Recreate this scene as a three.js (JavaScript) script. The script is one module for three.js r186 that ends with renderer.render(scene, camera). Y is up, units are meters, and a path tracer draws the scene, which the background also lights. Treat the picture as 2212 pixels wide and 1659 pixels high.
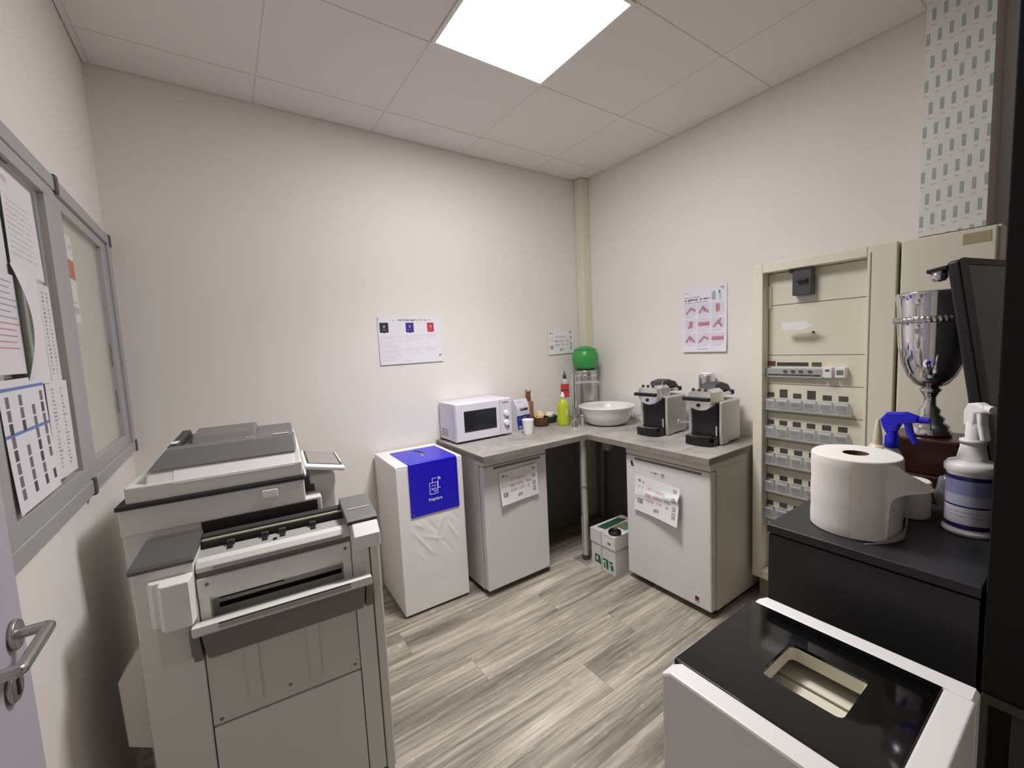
import * as THREE from 'three';
import { RoundedBoxGeometry } from 'three/addons/geometries/RoundedBoxGeometry.js';
import { mergeGeometries } from 'three/addons/utils/BufferGeometryUtils.js';
import { RectAreaLightUniformsLib } from 'three/addons/lights/RectAreaLightUniformsLib.js';

// ------------------------------------------------------------------ camera, exposure, light
const scene = new THREE.Scene();
scene.background = new THREE.Color(0x000000);
const camera = new THREE.PerspectiveCamera(2 * Math.atan(829.5 / 909.65) * 180 / Math.PI, 2212 / 1659, 0.02, 40);
{
  const yaw = 0.5974, pitch = -0.0913, roll = -0.0486;
  const fw = new THREE.Vector3(Math.sin(yaw) * Math.cos(pitch), Math.sin(pitch), -Math.cos(yaw) * Math.cos(pitch));
  const r = new THREE.Vector3(Math.cos(yaw), 0, Math.sin(yaw));
  const u = new THREE.Vector3().crossVectors(r, fw);
  const r2 = r.clone().multiplyScalar(Math.cos(roll)).addScaledVector(u, Math.sin(roll));
  const u2 = r.clone().multiplyScalar(-Math.sin(roll)).addScaledVector(u, Math.cos(roll));
  const m = new THREE.Matrix4().makeBasis(r2, u2, fw.clone().negate());
  camera.quaternion.setFromRotationMatrix(m);
  camera.position.set(-2.5314, 1.4643, 2.5838);
}
scene.add(camera);
const renderer = new THREE.WebGLRenderer();
renderer.toneMapping = THREE.LinearToneMapping;
renderer.toneMappingExposure = 1.0;
renderer.shadowMap.enabled = true;
RectAreaLightUniformsLib.init();

const H = 2.7564;                 // ceiling height
const X0 = -2.913, Z1 = 3.3;      // left wall, rear wall (corner of the two far walls is the origin)
const PX = -1.389, PZ = 1.151;    // centre of the ceiling panel
const LIGHT = new THREE.Color(1.0, 0.99, 1.005);
{
  const a = new THREE.RectAreaLight(LIGHT, 20.5, 0.56, 0.56);
  a.position.set(PX, H - 0.012, PZ); a.rotation.x = -Math.PI / 2; a.castShadow = true;
  a.name = 'ceiling_panel_light'; scene.add(a);
  // the prismatic diffuser of the same panel sends more light straight down than to the sides
  const b = new THREE.SpotLight(LIGHT, 14, 0, Math.PI / 3, 1, 2);
  b.position.set(PX, H - 0.03, PZ); b.target.position.set(PX, 0, PZ); b.castShadow = true; b.shadow.radius = 12; b.name = 'ceiling_panel_beam';
  scene.add(b, b.target);
}

// ------------------------------------------------------------------ helpers
let seed = 12345;
const rnd = () => { seed = (seed * 1664525 + 1013904223) >>> 0; return seed / 4294967296; };
const R = (d) => d * Math.PI / 180;
const hash = (x, y) => { let h = (x * 374761393 + y * 668265263) | 0; h = Math.imul(h ^ (h >>> 13), 1274126177); return ((h ^ (h >>> 16)) >>> 0) / 4294967296; };
const sm = (t) => t * t * (3 - 2 * t);
function vnoise(x, y) {
  const xi = Math.floor(x), yi = Math.floor(y), fx = sm(x - xi), fy = sm(y - yi);
  const a = hash(xi, yi), b = hash(xi + 1, yi), c = hash(xi, yi + 1), d = hash(xi + 1, yi + 1);
  return a + (b - a) * fx + (c - a) * fy + (a - b - c + d) * fx * fy;
}
const fbm = (x, y, n = 4) => { let s = 0, a = 0.5; for (let i = 0; i < n; i++) { s += a * vnoise(x, y); x = x * 2.03 + 17.1; y = y * 2.03 + 5.7; a *= 0.5; } return s / (1 - Math.pow(0.5, n)); };
function dataTex(w, h, fn, srgb = true) {
  const d = new Uint8Array(w * h * 4);
  for (let j = 0; j < h; j++) for (let i = 0; i < w; i++) {
    const c = fn(i / w, j / h); const o = (j * w + i) * 4;
    d[o] = c[0]; d[o + 1] = c[1]; d[o + 2] = c[2]; d[o + 3] = 255;
  }
  const t = new THREE.DataTexture(d, w, h); t.magFilter = THREE.LinearFilter; t.minFilter = THREE.LinearFilter;
  t.wrapS = t.wrapT = THREE.RepeatWrapping; if (srgb) t.colorSpace = THREE.SRGBColorSpace; t.needsUpdate = true; return t;
}
function canvasTex(w, h, draw) {
  const c = document.createElement('canvas'); c.width = w; c.height = h;
  draw(c.getContext('2d'), w, h);
  const t = new THREE.CanvasTexture(c); t.colorSpace = THREE.SRGBColorSpace; return t;
}
function mat(color, rough = 0.5, o = {}) { return new THREE.MeshPhysicalMaterial({ color, roughness: rough, ...o }); }

const used = {};
const numbered = (n) => { used[n] = (used[n] || 0) + 1; return used[n] === 1 ? n : n + '_' + String(used[n] - 1).padStart(3, '0'); };
function thing(name, label, category, p = [0, 0, 0], turn = 0, group) {
  const o = new THREE.Group(); o.name = numbered(name); o.position.set(...p); o.rotation.y = turn;
  o.userData = { label, category }; if (group) o.userData.group = group; scene.add(o); return o;
}
function part(parent, name, geo, m, p, rot) {
  const o = new THREE.Mesh(geo, m); o.name = name; if (p) o.position.set(...p); if (rot) o.rotation.set(...rot);
  o.castShadow = o.receiveShadow = true; parent.add(o); return o;
}
function single(name, label, category, geo, m, p, rot, group) {
  const o = part(scene, numbered(name), geo, m, p, rot); o.userData = { label, category }; if (group) o.userData.group = group; return o;
}
function struct(name, geo, m, label) { const o = part(scene, name, geo, m); o.userData = { kind: 'structure', label, category: name.split('_')[0] }; return o; }
// boxes given by their limits
function bx(x0, x1, y0, y1, z0, z1, r = 0) {
  const w = x1 - x0, h = y1 - y0, d = z1 - z0;
  const g = r > 0 ? new RoundedBoxGeometry(w, h, d, 2, Math.min(r, w / 2.01, h / 2.01, d / 2.01)) : new THREE.BoxGeometry(w, h, d);
  g.translate((x0 + x1) / 2, (y0 + y1) / 2, (z0 + z1) / 2); return g;
}
function boxUV(g, s = 1) {          // uv in metres by the face's main direction
  const q = g.index ? g.toNonIndexed() : g; const p = q.attributes.position, uv = new Float32Array(p.count * 2);
  q.computeVertexNormals(); const n = q.attributes.normal;
  for (let i = 0; i < p.count; i++) {
    const ax = Math.abs(n.getX(i)), ay = Math.abs(n.getY(i)), az = Math.abs(n.getZ(i));
    let u, v; if (ay >= ax && ay >= az) { u = p.getX(i); v = p.getZ(i); } else if (ax >= az) { u = p.getZ(i); v = p.getY(i); } else { u = p.getX(i); v = p.getY(i); }
    uv[2 * i] = u * s; uv[2 * i + 1] = v * s;
  }
  q.setAttribute('uv', new THREE.BufferAttribute(uv, 2)); return q;
}
const cyl = (r0, r1, h, n = 24) => new THREE.CylinderGeometry(r1, r0, h, n).translate(0, h / 2, 0);   // r0 below, r1 above, base at 0
const lathe = (pts, n = 40) => new THREE.LatheGeometry(pts.map(([x, y]) => new THREE.Vector2(x, y)), n);
function tube(pts, r, n = 24, rs = 10) { return new THREE.TubeGeometry(new THREE.CatmullRomCurve3(pts.map((p) => new THREE.Vector3(...p)), false, 'catmullrom', 0.2), n, r, rs, false); }
function extr(pts, depth, bevel = 0, holes = []) {   // outline in xy, extruded along +z
  const s = new THREE.Shape(pts.map(([x, y]) => new THREE.Vector2(x, y)));
  for (const h of holes) s.holes.push(new THREE.Path(h.map(([x, y]) => new THREE.Vector2(x, y))));
  return new THREE.ExtrudeGeometry(s, { depth: depth - 2 * bevel, bevelEnabled: bevel > 0, bevelSize: bevel, bevelOffset: -bevel, bevelThickness: bevel, bevelSegments: 2 }).translate(0, 0, bevel);
}
function profile(pts, x0, x1, bevel = 0) {           // outline in (z, y), extruded along x from x0 to x1
  const g = extr(pts.map(([z, y]) => [-z, y]), x1 - x0, bevel); g.rotateY(Math.PI / 2); g.translate(x0, 0, 0); return g;
}
function roundRect(w, h, r, n = 5, cx = 0, cy = 0) {
  const o = []; for (const [sx, sy, a0] of [[1, 1, 0], [-1, 1, 90], [-1, -1, 180], [1, -1, 270]])
    for (let i = 0; i <= n; i++) { const a = R(a0 + 90 * i / n); o.push([cx + sx * (w / 2 - r) + r * Math.cos(a), cy + sy * (h / 2 - r) + r * Math.sin(a)]); }
  return o;
}
// a sheet of paper or film: thin, bent by f(u, v), printed on its +z face
function sheetGeo(w, h, f = () => 0, nx = 14, ny = 14, t = 0.0006) {
  const g = new THREE.BoxGeometry(w, h, t, nx, ny, 1), p = g.attributes.position;
  for (let i = 0; i < p.count; i++) p.setZ(i, p.getZ(i) + t / 2 + f(p.getX(i) / w + 0.5, p.getY(i) / h + 0.5));
  g.computeVertexNormals(); return g;
}
const sheetMats = (paper, print) => [paper, paper, paper, paper, print, paper];

// ------------------------------------------------------------------ surface textures
const wallBump = dataTex(512, 512, (u, v) => { const g = 110 + 60 * (fbm(u * 160, v * 160, 3) - 0.5) + 40 * (fbm(u * 30, v * 30, 3) - 0.5); return [g, g, g]; }, false);
const woodTex = dataTex(1400, 900, (u, v) => {
  const x = u * 1.22, y = v * 0.74, k = Math.floor(y / 0.185);
  const yy = y + 0.010 * fbm(x * 1.6 + k * 9, y * 6, 2);
  const s1 = fbm(x * 2.1 + 3 + k * 5, yy * 46, 4), s2 = fbm(x * 5 + 8, yy * 150, 3), s3 = fbm(x * 22, yy * 330, 2), patch = fbm(x * 1.7 + 9 + k * 3, y * 11 + 40, 3);
  const worn = fbm(x * 4 + 31, y * 13 + 7, 3), fleck = Math.max(0, vnoise(x * 34, y * 90) - 0.72) * 3 * Math.max(0, worn - 0.5) * 4;
  const band = hash(k, 7);
  let g = 0.48 + (s1 - 0.5) * 0.62 + (s2 - 0.5) * 0.46 + (s3 - 0.5) * 0.22 + (patch - 0.5) * 0.62 + fleck * 0.30 + (band - 0.5) * 0.12;
  g = Math.max(0.04, Math.min(1, g));
  return [96 + 130 * g, 89 + 127 * g, 79 + 119 * g];
});
const worktopTex = dataTex(768, 768, (u, v) => {
  const x = u * 2, y = v * 2;
  const g = 0.5 + (fbm(x * 4, y * 5, 4) - 0.5) * 0.7 + (fbm(x * 26, y * 26, 3) - 0.5) * 0.35 + (fbm(x * 2 + 5, y * 40, 3) - 0.5) * 0.18;
  const c = Math.max(0, Math.min(1, g)); return [114 + 84 * c, 110 + 81 * c, 105 + 78 * c];
});
worktopTex.repeat.set(0.5, 0.5);
const brush = dataTex(256, 256, (u, v) => { const g = 120 + 80 * (vnoise(u * 6, v * 240) - 0.5); return [g, g, g]; }, false);

// ------------------------------------------------------------------ materials
const M = {
  wall: mat('#ece6e0', 0.85, { bumpMap: wallBump, bumpScale: 0.0006 }),
  tile: mat('#efeae8', 0.95, { bumpMap: wallBump, bumpScale: 0.0008 }),
  grid: mat('#e6e1dd', 0.7),
  wood: mat('#ffffff', 0.55, { map: woodTex, bumpMap: woodTex, bumpScale: 0.0004 }),
  subfloor: mat('#6a6256', 0.9),
  worktop: mat('#ffffff', 0.5, { map: worktopTex }),
  worktopEdge: mat('#e6e2de', 0.5, { map: worktopTex }),
  alu: mat('#b4b3b4', 0.45, { metalness: 0.25 }),
  aluDark: mat('#4c4b4b', 0.55),
  blind: mat('#d6d8c8', 0.8),
  glass: mat('#ffffff', 0.03, { transmission: 1, thickness: 0, ior: 1.5 }),
  paper: mat('#e9e6e8', 0.85),
  white: mat('#efecea', 0.42),
  whiteGloss: mat('#f2f0ee', 0.22),
  printer: mat('#dfded8', 0.5),
  printerShade: mat('#d0d1c8', 0.5),  // darker copy of the printer plastic, shade put into its colour
  dark: mat('#3f3e3d', 0.55),
  darker: mat('#242425', 0.5),
  greyPlastic: mat('#767472', 0.5),
  black: mat('#0a0a0c', 0.45),
  blackGloss: mat('#08080a', 0.06),
  blackMatte: mat('#29292b', 0.42),
  chrome: mat('#d8d8dc', 0.08, { metalness: 1 }),
  steel: mat('#bdbcb8', 0.28, { metalness: 0.95 }),
  silver: mat('#c9c8c2', 0.36, { metalness: 0.6 }),
  fridgeGrey: mat('#d6d3d4', 0.38),
  fridgeWhite: mat('#dfdbd9', 0.35),
  cream: mat('#e6e0cc', 0.5),
  creamPanel: mat('#e5dfc9', 0.55),
  blue: mat('#2317c4', 0.28),
  green: mat('#3a9a4b', 0.32),
};

// ------------------------------------------------------------------ the room
{
  const floor = struct('floor', bx(X0 - 0.1, 0.1, -0.1, -0.008, -0.1, Z1 + 0.1), M.subfloor, 'floor of grey wood-look planks');
  const PW = 0.185, PL = 1.22, variants = [];
  for (let b = 0; b < 4; b++) for (const flip of [0, 1]) {
    const g = new THREE.BoxGeometry(PL - 0.0008, 0.008, PW - 0.0008), uv = g.attributes.uv, p = g.attributes.position;
    for (let i = 0; i < uv.count; i++) {
      let u = (p.getX(i) / PL) + 0.5, v = (p.getZ(i) / PW) + 0.5; if (flip) { u = 1 - u; v = 1 - v; }
      uv.setXY(i, u, (b + 0.01 + 0.98 * v) / 4);
    }
    variants.push(g);
  }
  let k = 0;
  for (let z = -0.05, row = 0; z < Z1; z += PW, row++) {
    const off = [0, 0.47, 0.83, 0.21, 0.66][row % 5];
    for (let x = X0 - off; x < 0; x += PL) {
      part(floor, 'floor_plank', variants[(k * 5 + row * 3) % 8], M.wood, [x + PL / 2, -0.004, z + PW / 2]); k++;
    }
  }
  struct('wall_back', boxUV(bx(X0 - 0.1, 0.1, 0, H + 0.15, -0.1, 0)), M.wall, 'plain off-white painted wall behind the microwave');
  struct('wall_right', boxUV(bx(0, 0.1, 0, H + 0.15, -0.1, Z1 + 0.1)), M.wall, 'plain off-white painted wall behind the electrical cabinets');
  struct('wall_rear', boxUV(bx(X0 - 0.1, 0.1, 0, H + 0.15, Z1, Z1 + 0.1)), M.wall, 'plain off-white painted wall facing the kitchenette');
  // left wall with the openings of the window and the door (outline in z, y)
  const g = extr([[0.1, 0], [-1.44, 0], [-1.44, 2.06], [-2.3, 2.06], [-2.3, 0], [-Z1 - 0.1, 0], [-Z1 - 0.1, H + 0.15], [0.1, H + 0.15]], 0.1, 0,
    [[[-0.07, 1.11], [-0.07, 1.98], [-1.40, 1.98], [-1.40, 1.11]]]);
  g.rotateY(Math.PI / 2); g.translate(X0 - 0.1, 0, 0);
  struct('wall_left', boxUV(g), M.wall, 'off-white painted wall with an aluminium window');

  const ceil = struct('ceiling', bx(X0 - 0.1, 0.1, H + 0.018, H + 0.15, -0.1, Z1 + 0.1), M.grid, 'suspended ceiling of square mineral tiles');
  const xs = [0], zs = [0];
  for (let x = -0.489; x > X0; x -= 0.6) xs.push(x); xs.push(X0);
  for (let z = 0.2514; z < Z1; z += 0.6) zs.push(z); zs.push(Z1);
  for (let i = 0; i + 1 < xs.length; i++) for (let j = 0; j + 1 < zs.length; j++) {
    const x1 = xs[i], x0 = xs[i + 1], z0 = zs[j], z1 = zs[j + 1];
    if (Math.abs((x0 + x1) / 2 - PX) < 0.05 && Math.abs((z0 + z1) / 2 - PZ) < 0.05) continue;
    part(ceil, 'ceiling_tile', boxUV(bx(x0 + 0.0025, x1 - 0.0025, H, H + 0.016, z0 + 0.0025, z1 - 0.0025, 0.0015)), M.tile);
  }
  for (const x of xs.slice(1, -1)) part(ceil, 'grid_bar', bx(x - 0.006, x + 0.006, H + 0.0025, H + 0.018, 0, Z1), M.grid);
  for (const z of zs.slice(1, -1)) part(ceil, 'grid_bar', bx(X0, 0, H + 0.003, H + 0.018, z - 0.006, z + 0.006), M.grid);

  // boxed pipe in the corner
  const casing = struct('trim_1', bx(-0.082, -0.001, 0, H - 0.004, 0.001, 0.082, 0.004), M.cream, 'cream boxed-in pipe running up the corner');
  casing.userData.category = 'trim';

  // LED panel
  const lp = thing('ceiling_light', 'square white LED panel set into the tiled ceiling', 'ceiling light', [PX, H, PZ]);
  const fr = [[-0.297, 0.297, -0.297, -0.282], [-0.297, 0.297, 0.282, 0.297], [-0.297, -0.282, -0.282, 0.282], [0.282, 0.297, -0.282, 0.282]].map(([a, b, c, d]) => bx(a, b, -0.006, 0.012, c, d));
  part(lp, 'frame', mergeGeometries(fr), M.white);
  part(lp, 'diffuser', bx(-0.282, 0.282, -0.003, 0.008, -0.282, 0.282), mat('#ffffff', 0.6, { emissive: LIGHT, emissiveIntensity: 2.5 }));
}

// ------------------------------------------------------------------ window and door on the left wall
{
  const W = new THREE.Group(); W.name = 'window_1'; scene.add(W);
  W.userData = { kind: 'structure', label: 'aluminium sliding window with papers on its glass', category: 'window' };
  const xf = X0 + 0.022, xb = X0 - 0.03;
  const zn = 1.425, zf = 0.045, y0 = 1.075, y1 = 2.022;
  part(W, 'frame_rail', bx(xb, xf, y1 - 0.042, y1, zf, zn, 0.003), M.alu); part(W, 'frame_rail', bx(xb, xf, y0, y0 + 0.042, zf, zn, 0.003), M.alu);
  part(W, 'frame_stile', bx(xb, xf, y0 + 0.042, y1 - 0.042, zf, zf + 0.05, 0.003), M.alu); part(W, 'frame_stile', bx(xb, xf, y0 + 0.042, y1 - 0.042, zn - 0.05, zn, 0.003), M.alu);
  const sash = (za, zb, x1, wa, wb) => {
    const s = new THREE.Group(); s.name = 'sash'; W.add(s); const x0 = x1 - 0.022, a = y0 + 0.042, b = y1 - 0.042;
    part(s, 'sash_rail', bx(x0, x1, b - 0.035, b, za, zb, 0.002), M.alu); part(s, 'sash_rail', bx(x0, x1, a, a + 0.045, za, zb, 0.002), M.alu);
    part(s, 'sash_stile', bx(x0, x1, a + 0.045, b - 0.035, za, za + wa, 0.002), M.alu); part(s, 'sash_stile', bx(x0, x1, a + 0.045, b - 0.035, zb - wb, zb, 0.002), M.alu);
    part(s, 'pane', bx(x0 + 0.009, x0 + 0.013, a + 0.045, b - 0.035, za + wa, zb - wb), M.glass);
  };
  sash(0.095, 0.775, xf - 0.010, 0.09, 0.075); sash(0.775, 1.375, xf - 0.004, 0.10, 0.06);
  for (const [y, z] of [[y1 - 0.02, 0.77], [y0 + 0.02, 0.80], [y1 - 0.022, 0.055], [y0 + 0.022, 0.055]]) part(W, 'joint_cap', bx(xb + 0.03, xf + 0.004, y - 0.026, y + 0.026, z - 0.014, z + 0.014, 0.003), M.aluDark);
  part(W, 'backing_panel', bx(xb + 0.008, xb + 0.020, 1.115, 1.975, 0.096, 1.374), M.blind);

  const D = new THREE.Group(); D.name = 'door_1'; scene.add(D);
  D.userData = { kind: 'structure', label: 'grey door with a steel return handle', category: 'door' };
  part(D, 'leaf', bx(X0 - 0.02, X0 + 0.033, 0.006, 2.04, 1.45, 2.29, 0.003), mat('#bcb8c2', 0.5));
  part(D, 'door_frame', mergeGeometries([bx(X0 - 0.1, X0 + 0.004, 0, 2.06, 1.44, 1.449), bx(X0 - 0.1, X0 + 0.004, 0, 2.06, 2.291, 2.30), bx(X0 - 0.1, X0 + 0.004, 2.042, 2.06, 1.449, 2.291)]), M.aluDark);
  const hx = X0 + 0.033, hy = 1.0;
  const ros = (y, z) => lathe([[0, 0], [0.026, 0], [0.026, 0.006], [0.024, 0.009], [0, 0.009]], 28).rotateZ(-Math.PI / 2).translate(hx, y, z);
  const h = part(D, 'handle', tube([[hx, hy, 1.50], [hx + 0.040, hy, 1.50], [hx + 0.046, hy, 1.508], [hx + 0.046, hy, 1.628], [hx + 0.042, hy, 1.636], [hx + 0.012, hy, 1.636]], 0.0095, 60, 14), M.steel);
  part(h, 'rose', ros(hy, 1.50), M.steel); const kr = part(D, 'key_rose', ros(hy - 0.075, 1.535), M.steel);
  part(kr, 'keyhole', bx(hx + 0.008, hx + 0.0105, hy - 0.09, hy - 0.062, 1.531, 1.539), M.black);
}

// ------------------------------------------------------------------ print helpers
function marks(c, x, y, w, h, col, dens = 0.8) {       // a line of small illegible print
  c.fillStyle = col; let p = x;
  while (p < x + w - h * 0.3) {
    const ww = h * (0.3 + 0.35 * rnd()); if (rnd() > 0.16) { c.globalAlpha = 0.45 + 0.5 * rnd() * dens; c.fillRect(p, y + h * 0.3 * rnd(), ww * 0.85, h * (0.55 + 0.4 * rnd())); }
    p += ww;
  }
  c.globalAlpha = 1;
}
function notice(c, w, h) {     // the small landscape notice: pink lines, a short dark line, pictograms at the sides
  c.fillStyle = '#ecebec'; c.fillRect(0, 0, w, h);
  marks(c, w * 0.06, h * 0.09, w * 0.15, h * 0.09, '#555a5a'); c.strokeStyle = '#9a8f95'; c.lineWidth = w * 0.006;
  c.strokeRect(w * 0.07, h * 0.30, w * 0.11, h * 0.16); c.fillStyle = '#8f8a8c'; c.fillRect(w * 0.07, h * 0.64, w * 0.12, h * 0.14); c.fillStyle = '#c9c4c6'; c.fillRect(w * 0.10, h * 0.67, w * 0.03, h * 0.08);
  marks(c, w * 0.30, h * 0.24, w * 0.42, h * 0.11, '#cbb0b5'); marks(c, w * 0.22, h * 0.41, w * 0.60, h * 0.11, '#c193a0'); marks(c, w * 0.27, h * 0.57, w * 0.50, h * 0.11, '#bb909a');
  marks(c, w * 0.40, h * 0.76, w * 0.24, h * 0.12, '#6b676a', 1);
  for (const [y, s] of [[0.07, 0.10], [0.28, 0.13], [0.52, 0.13], [0.68, 0.17]]) { c.fillStyle = '#a7a3a6'; c.fillRect(w * 0.86, h * y, w * 0.08, h * s); c.fillStyle = '#d8d5d6'; c.fillRect(w * 0.875, h * (y + 0.03), w * 0.03, h * s * 0.4); }
}
const noticeMat = mat('#ffffff', 0.75, { map: canvasTex(480, 340, notice) });

// ------------------------------------------------------------------ papers on the two far walls
{
  const sorting = canvasTex(840, 594, (c, w, h) => {
    c.fillStyle = '#ebe8ee'; c.fillRect(0, 0, w, h);
    marks(c, 6, 16, 26, 34, '#8b8f86'); marks(c, 190, 40, 110, 22, '#b9b3b8'); marks(c, 250, 36, 260, 26, '#5d565d'); marks(c, 520, 38, 180, 22, '#8d888d');
    const tag = (x, y, tw, th, col, ink) => { c.fillStyle = col; c.fillRect(x, y, tw, th); c.beginPath(); c.moveTo(x + tw * 0.42, y + th); c.lineTo(x + tw * 0.5, y + th + 16); c.lineTo(x + tw * 0.58, y + th); c.fill(); c.fillStyle = ink; c.globalAlpha = 0.75; c.fillRect(x + tw * 0.38, y + th * 0.25, tw * 0.26, th * 0.3); c.globalAlpha = 1; marks(c, x + tw * 0.2, y + th * 0.68, tw * 0.6, 12, ink); };
    tag(22, 78, 108, 122, '#2c282c', '#b9b7bd'); tag(352, 82, 104, 122, '#342c86', '#a49ce0'); tag(640, 84, 92, 118, '#bf3b4e', '#eab6bc');
    c.strokeStyle = '#b6b1ba'; c.lineWidth = 2.5;
    for (const [x, y, bw, bh] of [[24, 258, 280, 44], [24, 310, 290, 90], [24, 420, 290, 54], [24, 486, 290, 84], [334, 244, 262, 74], [346, 410, 240, 70], [620, 232, 190, 60], [612, 404, 176, 64]]) {
      c.beginPath(); c.moveTo(x + bw, y); c.lineTo(x, y); c.lineTo(x, y + bh); c.stroke();
      for (let l = 0; l < bh / 22 - 1; l++) marks(c, x + 16, y + 10 + l * 22, bw * (0.4 + 0.4 * rnd()), 9, '#bcb7c0', 0.5);
    }
    marks(c, 780, 492, 44, 36, '#6c6a66', 1); marks(c, 340, 560, 70, 10, '#8a858a');
  });
  single('sorting_poster', 'landscape poster with black, blue and red tags on the wall', 'poster',
    sheetGeo(0.42, 0.297, (u, v) => 0.002 + 0.003 * Math.pow(1 - v, 2)), sheetMats(M.paper, mat('#ffffff', 0.7, { map: sorting })), [-1.53, 1.531, 0.002], [0, 0, R(0.2)]);
  single('wall_notice', 'small landscape notice taped to the wall above the counter corner', 'notice',
    sheetGeo(0.265, 0.192, (u, v) => 0.002 + 0.004 * Math.pow(1 - v, 2)), sheetMats(M.paper, noticeMat), [-0.283, 1.474, 0.002], [0, 0, R(1)], 'pink lettered notices');
  const hands = canvasTex(594, 840, (c, w, h) => {
    c.fillStyle = '#ece7ee'; c.fillRect(0, 0, w, h);
    marks(c, 20, 58, 80, 20, '#8d8890'); marks(c, 510, 20, 60, 44, '#77737a');
    marks(c, 20, 120, 220, 16, '#7d7890'); marks(c, 20, 146, 360, 32, '#2b2540', 1); marks(c, 20, 190, 340, 16, '#77728c');
    c.fillStyle = '#a9afc0'; c.fillRect(400, 96, 52, 92); c.fillRect(412, 78, 28, 20); c.fillStyle = '#c5cbd2'; c.fillRect(492, 110, 36, 84); c.fillStyle = '#6f747e'; c.fillRect(490, 76, 22, 34);
    const hand = (x, y, k) => {
      c.fillStyle = '#ded6e6'; c.fillRect(x, y, 172, 140);
      c.fillStyle = '#c4909a'; c.strokeStyle = '#b9808c'; c.lineCap = 'round'; c.lineWidth = 26;
      const l = (a, b, d, e) => { c.beginPath(); c.moveTo(x + a, y + b); c.lineTo(x + d, y + e); c.stroke(); };
      if (k === 0) { l(30, 116, 92, 52); l(92, 52, 146, 78); } else if (k === 1) { l(30, 112, 78, 42); l(78, 42, 140, 108); l(86, 50, 92, 96); }
      else if (k === 2) { c.fillRect(x + 60, y + 20, 54, 96); l(76, 30, 76, 110); } else if (k === 3) { c.fillRect(x + 66, y + 30, 52, 90); l(60, 118, 112, 50); }
      else if (k === 4) { c.fillRect(x + 8, y + 48, 156, 52); l(24, 74, 150, 74); } else { l(36, 112, 96, 46); l(96, 46, 136, 112); l(120, 24, 100, 80); }
      marks(c, x + 10, y + 150, 130, 10, '#8f8a99', 0.5); marks(c, x + 10, y + 164, 90, 9, '#a39eab', 0.5);
    };
    for (let j = 0; j < 3; j++) for (let i = 0; i < 3; i++) hand(20 + i * 186, 220 + j * 188, [[0, 1, 2], [3, 4, 5], [1, 0, 4]][j][i]);
    marks(c, 210, 796, 150, 14, '#77717b');
  });
  single('handwashing_poster', 'portrait hand-washing poster with nine pink hand pictures', 'poster',
    sheetGeo(0.292, 0.412, (u, v) => 0.002 + 0.010 * Math.pow(1 - v, 3)), sheetMats(M.paper, mat('#ffffff', 0.65, { map: hands })), [-0.002, 1.571, 1.061], [0, -Math.PI / 2, 0]);
}

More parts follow.
